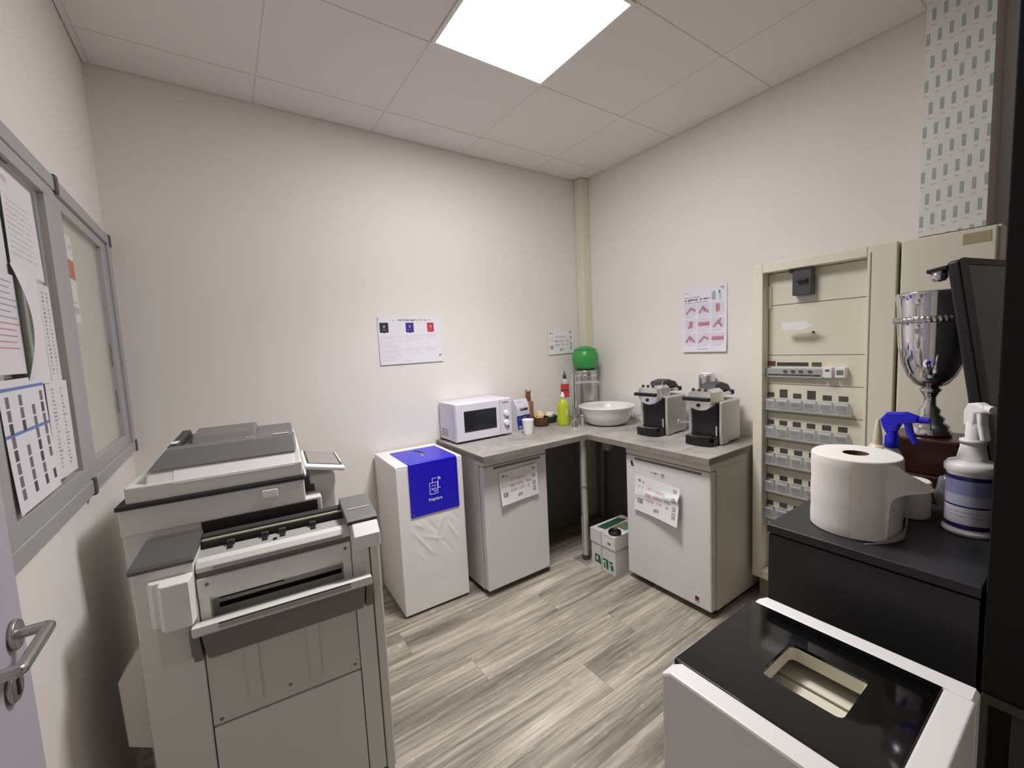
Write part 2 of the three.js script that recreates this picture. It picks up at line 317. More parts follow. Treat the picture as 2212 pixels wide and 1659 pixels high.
// ------------------------------------------------------------------ papers on the window
{
  const lines = (bg, ink, rows, opt) => canvasTex(300, 400, (c, w, h) => {
    c.fillStyle = bg; c.fillRect(0, 0, w, h);
    if (opt === 'plain') { marks(c, 20, 26, 40, 30, '#b48f95'); for (let i = 0; i < rows; i++) marks(c, 24, 110 + i * 24, 180 + 60 * rnd(), 11, ink, 0.5); }
    if (opt === 'ruled') for (let i = 0; i < rows; i++) { c.fillStyle = i > rows / 2 ? '#c98f97' : ink; c.fillRect(0, 30 + i * (h - 110) / rows, w * (0.8 + 0.2 * rnd()), 5); }
    if (opt === 'table') {
      c.fillStyle = '#6f84b8'; c.fillRect(0, 24, w, 10); c.fillRect(0, 160, w, 10);
      for (const x of [30, 110, 190, 258]) for (let y = 50; y < h - 40; y += 40) if (rnd() > 0.2) { c.fillStyle = rnd() > 0.5 ? '#4d4a52' : '#75717a'; c.fillRect(x, y, 22, 34); }
    }
    if (opt === 'hand') for (const x of [w * 0.2, w * 0.62]) for (let y = 30; y < h - 40; y += 16) { c.fillStyle = ink; c.globalAlpha = 0.4 + 0.4 * rnd(); c.fillRect(x + 8 * rnd(), y, 14 + 40 * rnd(), 8); c.globalAlpha = 1; }
    if (opt === 'card') { c.fillStyle = '#c07f6a'; c.fillRect(0, h * 0.28, w, h * 0.22); marks(c, 30, 300, 200, 14, '#a5a5a5'); c.fillStyle = '#77757a'; c.fillRect(w * 0.7, 40, 26, 22); c.fillStyle = '#b8b9b5'; c.fillRect(20, h * 0.82, w - 40, 30); }
  });
  const xg = X0 + 0.0105;     // just off the glass of the nearer sash
  const put = (label, w, h, y, z, tex, tilt, bend, lift = 0) => single('paper_sheet', label, 'paper', sheetGeo(w, h, bend), sheetMats(M.paper, mat('#ffffff', 0.8, { map: tex })), [xg + lift, y, z], [0, Math.PI / 2, R(tilt)], 'papers stuck on the window');
  put('typed white sheet with a small red crest under the window top rail', 0.195, 0.225, 1.80, 1.075, lines('#e6e1e6', '#b3acb4', 10, 'plain'), -1, (u, v) => 0.003 + 0.004 * u * (1 - v));
  put('typed white sheet against the near window stile', 0.17, 0.24, 1.785, 1.275, lines('#e6e1e6', '#b3acb4', 9, 'plain'), 0, (u, v) => 0.002);
  put('sheet ruled with grey and red lines stuck on the window glass', 0.19, 0.215, 1.562, 1.288, lines('#e7e0e6', '#a9a2ac', 12, 'ruled'), 0, () => 0.004, 0.004);
  put('blank curling white sheet hanging loose on the window glass', 0.155, 0.27, 1.562, 1.118, lines('#e8e4e6', '#c9c4c9', 0, 'none'), 0, (u, v) => 0.004 + 0.022 * Math.pow(1 - u, 2) * Math.sin(Math.PI * v), 0.003);
  put('narrow handwritten slip along the middle window stile', 0.085, 0.26, 1.55, 0.975, lines('#e0dde0', '#77727a', 0, 'hand'), 1, () => 0.002);
  put('schedule sheet with blue rules and dark cells on the glass', 0.25, 0.27, 1.31, 1.235, lines('#e6e3e8', '#77727a', 0, 'table'), 1, (u, v) => 0.003 + 0.005 * (1 - v) * (1 - v), 0.006);
  put('handwritten white sheet beside the schedule with blue rules', 0.17, 0.25, 1.305, 1.0, lines('#e3e0e4', '#8a858c', 0, 'hand'), -1, () => 0.003, 0.002);
  single('paper_card', 'small card with an orange band on the far window pane', 'card', sheetGeo(0.085, 0.28, () => 0.001), sheetMats(M.paper, mat('#ffffff', 0.8, { map: lines('#dcdcd6', '#aaaaaa', 0, 'card') })), [X0 + 0.0045, 1.745, 0.652], [0, Math.PI / 2, 0]);
}

// ------------------------------------------------------------------ multifunction printer with finisher
{
  const T = thing('office_printer', 'large white and grey office printer with finisher beside the window', 'printer', [-2.4725, 0, 1.20], R(-5));
  const P = M.printer;
  // main machine
  part(T, 'main_body', bx(-0.364, 0.165, 0.07, 0.975, -0.80, -0.2, 0.006), P);
  part(T, 'output_slot', bx(-0.178, 0.15, 0.895, 0.966, -0.21, -0.198), M.darker);
  part(T, 'scanner_unit', bx(-0.366, 0.116, 0.965, 1.047, -0.78, -0.195, 0.006), P);
  part(T, 'seam_strip', bx(-0.371, 0.119, 1.045, 1.058, -0.785, -0.19, 0.003), M.darker);
  part(T, 'latch', bx(-0.01, 0.035, 1.005, 1.032, -0.20, -0.187, 0.003), M.white);
  part(T, 'scanner_lid', bx(-0.348, 0.115, 1.057, 1.108, -0.76, -0.20, 0.006), P);
  const feeder = part(T, 'document_feeder', profile([[-0.205, 1.105], [-0.235, 1.143], [-0.70, 1.143], [-0.74, 1.105]], -0.300, 0.112, 0.005), P);
  part(feeder, 'feeder_door', profile([[-0.199, 1.100], [-0.229, 1.138], [-0.25, 1.138], [-0.225, 1.100]], -0.235, 0.092, 0.002), M.white);
  const trayGeo = profile([[-0.225, 1.142], [-0.262, 1.192], [-0.285, 1.198], [-0.32, 1.178], [-0.52, 1.172], [-0.66, 1.18], [-0.68, 1.142]], -0.296, 0.102, 0.006);
  { const p = trayGeo.attributes.position; for (let i = 0; i < p.count; i++) if (p.getX(i) < -0.2) p.setX(i, p.getX(i) + 0.045 * (p.getY(i) - 1.142) / 0.056); trayGeo.computeVertexNormals(); }
  const tray = part(T, 'feeder_tray', trayGeo, M.greyPlastic);
  part(tray, 'paper_guide', profile([[-0.30, 1.175], [-0.33, 1.192], [-0.60, 1.204], [-0.64, 1.17]], -0.262, -0.236, 0.003), M.dark);
  part(tray, 'paper_guide', profile([[-0.42, 1.170], [-0.46, 1.196], [-0.60, 1.206], [-0.64, 1.17]], -0.215, -0.02, 0.008), M.greyPlastic);
  part(tray, 'label', bx(-0.258, -0.240, 1.1955, 1.1975, -0.40, -0.35), M.paper); part(tray, 'label', bx(0.035, 0.085, 1.1975, 1.1985, -0.288, -0.275), M.paper);
  for (const u of [-0.045, -0.03]) part(tray, 'indicator', bx(u, u + 0.008, 1.1975, 1.199, -0.287, -0.279), M.paper);
  part(tray, 'indicator', bx(-0.155, -0.135, 1.182, 1.188, -0.312, -0.304), M.paper);
  // control panel
  part(T, 'panel_column', bx(0.135, 0.222, 0.80, 1.03, -0.52, -0.28, 0.012), P); part(T, 'column_vent', bx(0.12, 0.15, 0.86, 1.0, -0.40, -0.275, 0.004), M.dark);
  const cp = part(T, 'control_panel', new RoundedBoxGeometry(0.135, 0.016, 0.275, 3, 0.007), M.white, [0.187, 1.062, -0.365], [0, 0, -0.22]);
  part(cp, 'touch_screen', bx(-0.052, 0.052, 0.0078, 0.0092, -0.115, 0.10), mat('#8f8783', 0.12)); part(cp, 'screen_bezel', bx(-0.059, 0.059, 0.0065, 0.0086, -0.125, 0.108), M.dark);
  for (const z of [0.05, 0.075]) part(cp, 'key', bx(0.055, 0.064, 0.002, 0.0085, z, z + 0.016), M.greyPlastic);
  // finisher: two columns, panels between them over a dark core
  const F = part(T, 'finisher_core', bx(-0.25, 0.2785, 0.06, 0.695, -0.1945, -0.024), P);
  part(T, 'finisher_column', profile([[-0.195, 0.06], [-0.195, 0.925], [-0.002, 0.925], [0, 0.90], [0, 0.06]], -0.306, -0.177, 0.004), P);
  part(T, 'finisher_column', profile([[-0.195, 0.06], [-0.195, 0.932], [-0.004, 0.922], [0, 0.90], [0, 0.06]], 0.2235, 0.276, 0.003), P);
  part(T, 'finisher_side_panel', profile([[-0.20, 0.05], [-0.20, 0.934], [-0.006, 0.924], [0.003, 0.90], [0.003, 0.05]], 0.2795, 0.308, 0.006), P);
  part(T, 'top_pad', profile([[-0.195, 0.925], [-0.19, 0.946], [-0.004, 0.940], [0.003, 0.933], [0.003, 0.925]], -0.311, -0.174, 0.002), mat('#5c5b59', 0.6));
  const cr = part(T, 'card_reader', profile([[-0.185, 0.930], [-0.18, 0.958], [-0.01, 0.944], [0.002, 0.935], [0.002, 0.925]], 0.216, 0.309, 0.003), M.greyPlastic);
  part(cr, 'reader_edge', bx(0.2165, 0.3085, 0.9245, 0.9315, 0.0005, 0.0045, 0.001), M.darker);
  part(cr, 'reader_seam', bx(0.23, 0.298, 0.9495, 0.9515, -0.07, -0.066), M.paper);
  // sorting deck between the columns
  part(T, 'deck_back', bx(-0.175, 0.222, 0.86, 0.925, -0.1975, -0.172, 0.003), M.darker);
  part(T, 'deck_bar', profile([[-0.168, 0.90], [-0.168, 0.940], [-0.142, 0.938], [-0.138, 0.90]], -0.175, 0.222, 0.003), M.dark);
  part(T, 'deck_edge', bx(-0.173, 0.221, 0.926, 0.932, -0.139, -0.131, 0.002), mat('#b8bd9f', 0.5));
  part(T, 'deck_floor', bx(-0.176, 0.223, 0.872, 0.907, -0.121, -0.044), mat('#aeaca9', 0.5));
  for (const u of [-0.11, -0.02, 0.028, 0.115]) { const hk = part(T, 'deck_hook', bx(u, u + 0.02, 0.905, 0.922, -0.122, -0.108, 0.002), M.dark); part(hk, 'hook_tip', bx(u + 0.003, u + 0.017, 0.905, 0.913, -0.109, -0.082, 0.002), M.darker); }
  part(T, 'deck_sensor', bx(0.012, 0.022, 0.906, 0.911, -0.078, -0.068), M.black);
  part(T, 'deck_rail', profile([[-0.045, 0.885], [-0.042, 0.914], [-0.014, 0.912], [-0.004, 0.900], [-0.004, 0.888]], -0.174, 0.223, 0.003), P);
  part(T, 'rail_trim', bx(-0.135, 0.20, 0.891, 0.902, -0.006, 0.0015, 0.002), mat('#a9a9a0', 0.5));
  part(T, 'rail_shadow_strip', bx(-0.173, 0.222, 0.872, 0.888, -0.02, -0.008), M.greyPlastic);  // grey strip stands in for the shadow under the deck rail
  const up = part(T, 'upper_panel', bx(-0.1745, 0.2215, 0.815, 0.871, -0.02, 0.0, 0.003), P);
  for (const u of [-0.152, 0.205]) part(up, 'screw', lathe([[0, 0], [0.005, 0], [0.005, 0.0015], [0, 0.002]], 12).rotateX(Math.PI / 2).translate(u, 0.853, 0), M.greyPlastic);
  // recess for the exit tray
  part(T, 'recess_back', bx(-0.175, 0.222, 0.70, 0.818, -0.15, -0.085), P);
  part(T, 'recess_lip', bx(-0.172, 0.219, 0.798, 0.814, -0.085, -0.02, 0.003), P);
  part(T, 'recess_slot', bx(-0.14, 0.20, 0.738, 0.752, -0.086, -0.082), M.black); part(T, 'recess_slot', bx(-0.14, 0.03, 0.764, 0.768, -0.086, -0.083), M.darker); part(T, 'recess_slot', bx(0.0, 0.06, 0.775, 0.782, -0.0862, -0.081), M.darker);
  for (const u of [[-0.175, -0.15], [0.197, 0.222]]) part(T, 'recess_cheek', bx(u[0], u[1], 0.71, 0.816, -0.085, -0.006, 0.003), P);
  // folding exit tray that stands out from the face
  const flap = part(T, 'exit_tray', profile([[-0.03, 0.742], [0.064, 0.778], [0.074, 0.776], [0.076, 0.756], [0.062, 0.745], [-0.01, 0.715]], -0.184, 0.266, 0.002), P);
  part(flap, 'tray_underside', profile([[-0.008, 0.72], [0.066, 0.752], [0.060, 0.725], [0.032, 0.672], [0.002, 0.642], [-0.008, 0.66]], -0.166, 0.245, 0.004), M.greyPlastic);
  part(flap, 'tray_inset', bx(-0.125, 0.205, 0.760, 0.772, 0.0735, 0.0775, 0.001), mat('#aeb0a5', 0.5)); part(flap, 'tray_seam', bx(-0.125, 0.205, 0.7725, 0.7745, 0.072, 0.0768), M.darker);
  for (const u of [-0.195, 0.25]) part(flap, 'hinge', profile([[-0.01, 0.70], [0.045, 0.762], [0.052, 0.74], [0.02, 0.655], [-0.002, 0.65]], u, u + 0.022, 0.003), M.greyPlastic);
  // lower panels
  const ins = part(T, 'service_panel', bx(-0.1745, 0.2215, 0.438, 0.70, -0.02, -0.004, 0.002), M.printerShade);
  for (const u of [-0.085, 0.075]) part(ins, 'panel_rib', profile([[-0.006, 0.46], [0.001, 0.475], [0.001, 0.695], [-0.006, 0.70]], u, u + 0.034, 0.002), M.printerShade);
  for (const [u, y] of [[-0.155, 0.452], [0.205, 0.46], [0.02, 0.475]]) part(ins, 'screw', lathe([[0, 0], [0.0045, 0], [0.0045, 0.0015], [0, 0.002]], 12).rotateX(Math.PI / 2).translate(u, y, -0.004), M.greyPlastic);
  part(T, 'lower_door', bx(-0.1735, 0.2205, 0.07, 0.434, -0.02, 0.0, 0.003), P);
  // guide blocks at the top of the columns
  const guide = (pts, y0, y1) => { const g = extr(pts.map(([u, z]) => [u, -z]), y1 - y0, 0.003); g.rotateX(-Math.PI / 2); g.translate(0, y0, 0); return g; };
  part(T, 'guide_block', guide([[-0.272, 0], [-0.272, 0.016], [-0.262, 0.024], [-0.247, 0.022], [-0.247, 0.046], [-0.238, 0.056], [-0.182, 0.056], [-0.178, 0.03], [-0.178, 0]], 0.778, 0.899), M.white);
  part(T, 'guide_block', profile([[-0.03, 0.90], [-0.03, 0.930], [0.005, 0.926], [0.040, 0.896], [0.042, 0.856], [0, 0.846]], 0.229, 0.3075, 0.004), M.white);
  part(T, 'guide_track', bx(-0.268, -0.200, 0.66, 0.805, -0.002, 0.006, 0.003), M.printerShade);
  // rear cover, base and castors
  part(T, 'side_cover', extr([[-0.30, 0.735], [-0.372, 0.625], [-0.368, 0.44], [-0.335, 0.42], [-0.30, 0.40]], 0.09, 0.004).translate(0, 0, -0.14), P);
  part(T, 'base', bx(-0.34, 0.25, 0.045, 0.075, -0.78, -0.02, 0.004), M.darker);
  for (const u of [-0.28, 0.24]) for (const z of [-0.72, -0.06]) part(T, 'castor', new THREE.CylinderGeometry(0.024, 0.024, 0.03, 18).rotateZ(Math.PI / 2).translate(u, 0.024, z), M.black);
}

// ------------------------------------------------------------------ waste bins
function binShell(T, w, d, h, holeOnTop) {
  const m = M.white, t = 0.012;
  part(T, 'side_panel', bx(-w / 2, -w / 2 + t, 0.012, h, -d / 2, d / 2, 0.005), m); part(T, 'side_panel', bx(w / 2 - t, w / 2, 0.012, h, -d / 2, d / 2, 0.005), m);
  part(T, 'back_panel', bx(-w / 2 + 0.006, w / 2 - 0.006, 0.012, h - 0.002, -d / 2, -d / 2 + t, 0.004), m); part(T, 'front_panel', bx(-w / 2 + 0.006, w / 2 - 0.006, 0.012, h - 0.010, d / 2 - t, d / 2 - 0.001, 0.004), m);
  part(T, 'plinth', bx(-w / 2 + 0.012, w / 2 - 0.012, 0, 0.014, -d / 2 + 0.012, d / 2 - 0.012), M.dark);
}
{
  // paper bin with the blue band
  const w = 0.39, d = 0.41, h = 0.845;
  const T = thing('paper_bin', 'tall white recycling bin with a blue band reading Papiers', 'bin', [-1.635, 0, 0.225], R(-1.5));
  binShell(T, w, d, h);
  part(T, 'top_rim', extr(roundRect(w - 0.003, d - 0.003, 0.006, 3), 0.016, 0.004, [roundRect(0.10, 0.026, 0.012, 5, 0.02, -0.02)]).rotateX(-Math.PI / 2).translate(0, h - 0.012, 0), M.white);
  const bw0 = -0.126, bw1 = 0.160;
  const holeX = 0.008, holeZ = 0.015;
  // band over the top: a plate with the curved paper slot
  const slot = []; for (let i = 0; i <= 10; i++) { const a = i / 10; slot.push([holeX - 0.012 + 0.022 * Math.sin(a * 3.1), holeZ - 0.075 + 0.15 * a]); } for (let i = 10; i >= 0; i--) { const a = i / 10; slot.push([holeX + 0.008 + 0.022 * Math.sin(a * 3.1), holeZ - 0.075 + 0.15 * a]); }
  const top = extr([[bw0, -0.198], [bw1, -0.198], [bw1, 0.115], [bw0, 0.115]], 0.006, 0, [slot.map(([x, y]) => [x, y - 0.02])]).rotateX(-Math.PI / 2).translate(0, h + 0.003, 0);
  const band = part(T, 'band', top, M.blue);
  part(band, 'slot_floor', bx(-0.05, 0.07, h + 0.0035, h + 0.0045, -0.10, 0.10), M.steel);
  const edge = new THREE.CylinderGeometry(0.012, 0.012, bw1 - bw0, 16, 1, false, 0, Math.PI / 2).rotateZ(Math.PI / 2);
  part(band, 'band_edge', bx(bw0, bw1, h - 0.012, h + 0.009, d / 2 - 0.012, d / 2 + 0.005, 0.008), M.blue);
  const label = canvasTex(572, 592, (c, W, Hh) => {
    c.fillStyle = '#2317c4'; c.fillRect(0, 0, W, Hh); c.strokeStyle = '#f0effa'; c.lineWidth = 7; c.lineJoin = 'round';
    const X = 228, Y = 190; c.strokeRect(X, Y + 50, 92, 130); c.beginPath(); c.moveTo(X + 34, Y + 50); c.lineTo(X + 34, Y); c.lineTo(X + 84, Y); c.moveTo(X + 100, Y + 30); c.lineTo(X + 100, Y + 120); c.lineTo(X + 128, Y + 120); c.stroke();
    c.fillStyle = '#f0effa'; c.fillRect(X + 100, Y - 12, 12, 34); c.fillRect(X + 118, Y - 4, 12, 30);
    c.lineWidth = 6; c.beginPath(); c.moveTo(X + 24, Y + 92); c.lineTo(X + 42, Y + 78); c.lineTo(X + 60, Y + 92); c.lineTo(X + 74, Y + 78); c.stroke(); c.strokeRect(X + 22, Y + 118, 16, 14); c.strokeRect(X + 52, Y + 118, 22, 40);
    c.font = 'bold 46px sans-serif'; c.textAlign = 'center'; c.fillText('Papiers', X + 60, Y + 258);
    c.fillRect(22, Hh - 30, 12, 5);
  });
  const fg = bx(bw0, bw1, 0.556, h - 0.002, d / 2 - 0.002, d / 2 + 0.005);
  part(T, 'band_front', fg, [M.blue, M.blue, M.blue, M.blue, mat('#ffffff', 0.28, { map: label }), M.blue]);
  // crumpled film left on the front
  const creases = [[0.04, 0.86, 0.42, 0.44, 1], [0.30, 0.97, 0.56, 0.70, -0.8], [0.62, 0.93, 0.44, 0.56, 0.9], [0.72, 0.84, 0.93, 0.54, 1], [0.82, 0.97, 0.96, 0.80, -0.9], [0.22, 0.74, 0.66, 0.60, 0.7], [0.10, 0.95, 0.28, 0.84, 0.8], [0.50, 0.70, 0.80, 0.40, -0.6], [0.12, 0.55, 0.30, 0.34, 0.5]];
  const film = (u, v) => {
    let f = 0.0022 * fbm(u * 8 + v * 3, v * 6, 3) * Math.min(1, 3 * v);
    for (const [a, b, c, d, k] of creases) {
      const dx = c - a, dy = d - b, t = Math.max(0, Math.min(1, ((u - a) * dx + (v - b) * dy) / (dx * dx + dy * dy)));
      const q = Math.hypot(u - a - t * dx, (v - b - t * dy) * 1.25); f += 0.0034 * k * Math.exp(-q * q / 0.0007) * Math.sin(Math.PI * (0.1 + 0.8 * t));
    }
    return -0.0004 + Math.max(0, f + 0.001) * Math.min(1, 10 * u) * Math.min(1, 10 * (1 - u)) * Math.min(1, 12 * (1 - v)) * Math.min(1, 6 * v);
  };
  part(T, 'plastic_film', sheetGeo(0.315, 0.40, film, 60, 70, 0.0008).translate(0.012, 0.345, d / 2 - 0.0012), mat('#efecea', 0.36));
}
{
  // residual waste bin with the glossy black band, its front towards the far wall
  const w = 0.44, d = 0.415, h = 0.745;
  const T = thing('waste_bin', 'white bin with a glossy black top and square opening', 'bin', [-1.58, 0, 2.245], Math.PI);
  const m = M.white, t = 0.012;
  const side = (s) => profile([[-d / 2, 0.012], [-d / 2, h - 0.008], [-d / 2 + 0.006, h], [d / 2 - 0.02, h], [d / 2, h - 0.014], [d / 2, 0.012]], s < 0 ? -w / 2 : 0.172, s < 0 ? -0.172 : w / 2, 0.006);
  // local +x is the world's -x here
  part(T, 'side_rail', side(-1), m); part(T, 'side_rail', side(1), m);
  part(T, 'back_rail', bx(-0.173, 0.173, 0.012, h - 0.001, -d / 2, -0.163, 0.005), m); part(T, 'front_panel', bx(-0.172, 0.172, 0.012, h - 0.02, d / 2 - t, d / 2 - 0.004), m);
  part(T, 'plinth', bx(-w / 2 + 0.012, w / 2 - 0.012, 0, 0.014, -d / 2 + 0.012, d / 2 - 0.012), M.dark);
  const hc = [-0.005, 0.0], hw = 0.145;           // opening centre (local x, z)
  const band = part(T, 'band', extr([[-0.1718, -0.162], [0.1718, -0.162], [0.1718, d / 2 - 0.001], [-0.1718, d / 2 - 0.001]], 0.008, 0.001, [roundRect(hw, hw, 0.012, 4, hc[0], hc[1])]).rotateX(Math.PI / 2).translate(0, h, 0), M.blackGloss);
  part(T, 'band_front', bx(-0.1718, 0.1718, 0.45, h - 0.004, d / 2 - 0.004, d / 2 + 0.001, 0.001), M.blackGloss);
  // collar and inner container seen through the opening
  const ring = extr(roundRect(hw + 0.012, hw + 0.012, 0.014, 4), 0.030, 0, [roundRect(hw - 0.002, hw - 0.002, 0.011, 4)]).rotateX(Math.PI / 2).translate(hc[0], h - 0.008, hc[1]);
  part(band, 'collar', ring, M.cream);
  part(T, 'inner_container', bx(-0.046, 0.165, 0.50, 0.676, -0.15, 0.18, 0.003), M.cream);
  part(T, 'inner_lid', bx(-0.165, -0.052, 0.50, 0.678, -0.15, 0.18, 0.003), M.cream);
}

// ------------------------------------------------------------------ worktop and fridges
const HW = 0.863;
{
  const T = thing('worktop', 'L-shaped grey stone-look worktop over two fridges', 'worktop');
  const g = extr([[-1.406, -0.003], [-1.406, -0.612], [-0.612, -0.612], [-0.612, -1.446], [-0.003, -1.446], [-0.003, -0.086], [-0.086, -0.086], [-0.086, -0.003]], 0.036, 0.002).rotateX(-Math.PI / 2).translate(0, HW - 0.036, 0);
  part(T, 'slab', boxUV(g), M.worktop);
  part(T, 'edge_strip', boxUV(mergeGeometries([bx(-1.406, -0.611, HW - 0.034, HW - 0.003, 0.6115, 0.6130), bx(-0.6130, -0.6118, HW - 0.034, HW - 0.003, 0.613, 1.446), bx(-1.4075, -1.406, HW - 0.034, HW - 0.003, 0.004, 0.612), bx(-0.612, -0.004, HW - 0.034, HW - 0.003, 1.446, 1.4475)])), M.worktopEdge);
  part(T, 'added_back_board', bx(-0.905, -0.09, 0.002, 0.822, 0.004, 0.016), mat('#8f8d90', 0.7)); part(T, 'added_back_board', bx(-0.016, -0.004, 0.002, 0.822, 0.09, 0.885), mat('#8f8d90', 0.7)); part(T, 'added_side_board', bx(-0.906, -0.900, 0.002, 0.822, 0.018, 0.52), mat('#8f8d90', 0.7));  // grey boards added to darken the void under the worktop
  const leg = part(T, 'leg', cyl(0.024, 0.024, HW - 0.036 - 0.03).translate(-0.618, 0.03, 0.568), M.silver);
  part(leg, 'foot', cyl(0.028, 0.026, 0.032).translate(-0.618, 0, 0.568), M.dark);
  part(leg, 'leg_sleeve', cyl(0.0265, 0.0265, 0.01).translate(-0.618, 0.50, 0.568), M.greyPlastic);
  part(leg, 'leg_sticker', new THREE.CylinderGeometry(0.0246, 0.0246, 0.22, 12, 1, true, R(190), R(70)).translate(-0.618, 0.19, 0.568), M.paper);
}
function fridge(name, label, w, d, h, p, turn, body, door) {
  const T = thing(name, label, 'fridge', p, turn, undefined);
  part(T, 'body', bx(-w / 2 + 0.001, w / 2 - 0.001, 0.028, h - 0.040, -d, -0.055, 0.004), body);
  const dr = part(T, 'door', bx(-w / 2, w / 2, 0.035, h - 0.045, -0.048, 0, 0.010), door);
  part(T, 'seal', bx(-w / 2 + 0.008, w / 2 - 0.008, 0.05, h - 0.055, -0.056, -0.046), M.greyPlastic);
  part(T, 'top_cap', bx(-w / 2, w / 2, h - 0.041, h + 0.002, -d, 0, 0.006), body);
  part(dr, 'grip_recess', profile([[-0.002, h - 0.052], [0.0015, h - 0.056], [0.0015, h - 0.066], [-0.002, h - 0.070]], -w / 2 + 0.07, w / 2 - 0.05, 0.0005), M.greyPlastic);
  part(T, 'kick_plate', bx(-w / 2 + 0.01, w / 2 - 0.01, 0.008, 0.03, -d + 0.03, -0.05), M.darker);
  for (const x of [-w / 2 + 0.04, w / 2 - 0.04]) part(T, 'foot', cyl(0.018, 0.016, 0.03, 14).translate(x, 0, -0.075), M.black);
  return [T, dr];
}
{
  fridge('under_counter_fridge', 'grey under-counter fridge beside the blue-banded bin', 0.463, 0.50, 0.8245, [-1.1435, 0, 0.546], 0, M.fridgeGrey, mat('#dcd9da', 0.34));
  const [F, dr] = fridge('under_counter_fridge', 'white under-counter fridge below the coffee machines', 0.542, 0.53, 0.8245, [-0.5745, 0, 1.163], -Math.PI / 2, mat('#dcd6ca', 0.45), M.fridgeWhite);
  // badge and stickers on its door (local x is the world's z - 1.163)
  const badge = canvasTex(200, 64, (c, w, h) => { c.fillStyle = '#dfdbd9'; c.fillRect(0, 0, w, h); marks(c, 4, 14, 110, 24, '#4a4644', 1); c.strokeStyle = '#4a4644'; c.lineWidth = 7; c.beginPath(); c.arc(160, 32, 20, 0, 7); c.stroke(); c.beginPath(); c.moveTo(146, 40); c.lineTo(178, 22); c.stroke(); });
  part(dr, 'badge', sheetGeo(0.098, 0.031, () => 0, 1, 1, 0.0008).translate(-0.04, 0.701, 0), sheetMats(M.fridgeWhite, mat('#ffffff', 0.35, { map: badge })));
  const stk = (fn) => sheetMats(M.fridgeWhite, mat('#ffffff', 0.4, { map: canvasTex(96, 96, (c, w, h) => { c.fillStyle = '#dfdbd9'; c.fillRect(0, 0, w, h); fn(c); }) }));
  part(dr, 'sticker', sheetGeo(0.055, 0.055, () => 0, 1, 1, 0.0006).translate(-0.225, 0.730, 0), stk((c) => { c.fillStyle = '#3a1c16'; c.beginPath(); c.moveTo(38, 12); c.lineTo(62, 30); c.lineTo(74, 70); c.lineTo(46, 78); c.lineTo(34, 44); c.fill(); c.fillStyle = '#7d4a3a'; c.fillRect(52, 62, 26, 16); }));
  part(dr, 'sticker', sheetGeo(0.055, 0.055, () => 0, 1, 1, 0.0006).translate(0.192, 0.075, 0), stk((c) => { c.fillStyle = '#6a2a22'; c.beginPath(); c.arc(46, 34, 22, 0, 7); c.fill(); c.fillStyle = '#3c1a14'; for (const x of [30, 46, 62]) c.fillRect(x, 50, 7, 20); marks(c, 30, 76, 40, 10, '#8a7a74'); }));
  // notices on the two doors
  single('door_notice', 'pink lettered notice taped to the grey fridge door', 'notice', sheetGeo(0.272, 0.195, (u, v) => 0.002 + 0.016 * Math.pow(1 - v, 2) * (1 - u) + 0.01 * Math.pow(u, 4)), sheetMats(M.paper, noticeMat), [-1.134, 0.635, 0.548], [0, 0, R(2)], 'pink lettered notices');
  single('door_notice', 'creased pink lettered notice on the white fridge door', 'notice',
    sheetGeo(0.305, 0.21, (u, v) => 0.004 + 0.030 * Math.pow(u, 2) * (0.4 + 0.6 * (1 - v)) + 0.012 * Math.exp(-Math.pow((v - 0.45 - 0.25 * u) / 0.10, 2)) * (0.3 + 0.7 * u) + 0.008 * Math.pow(1 - v, 3), 30, 24), sheetMats(M.paper, noticeMat), [-0.577, 0.560, 1.117], [0, -Math.PI / 2, R(-1.5)], 'pink lettered notices');
}

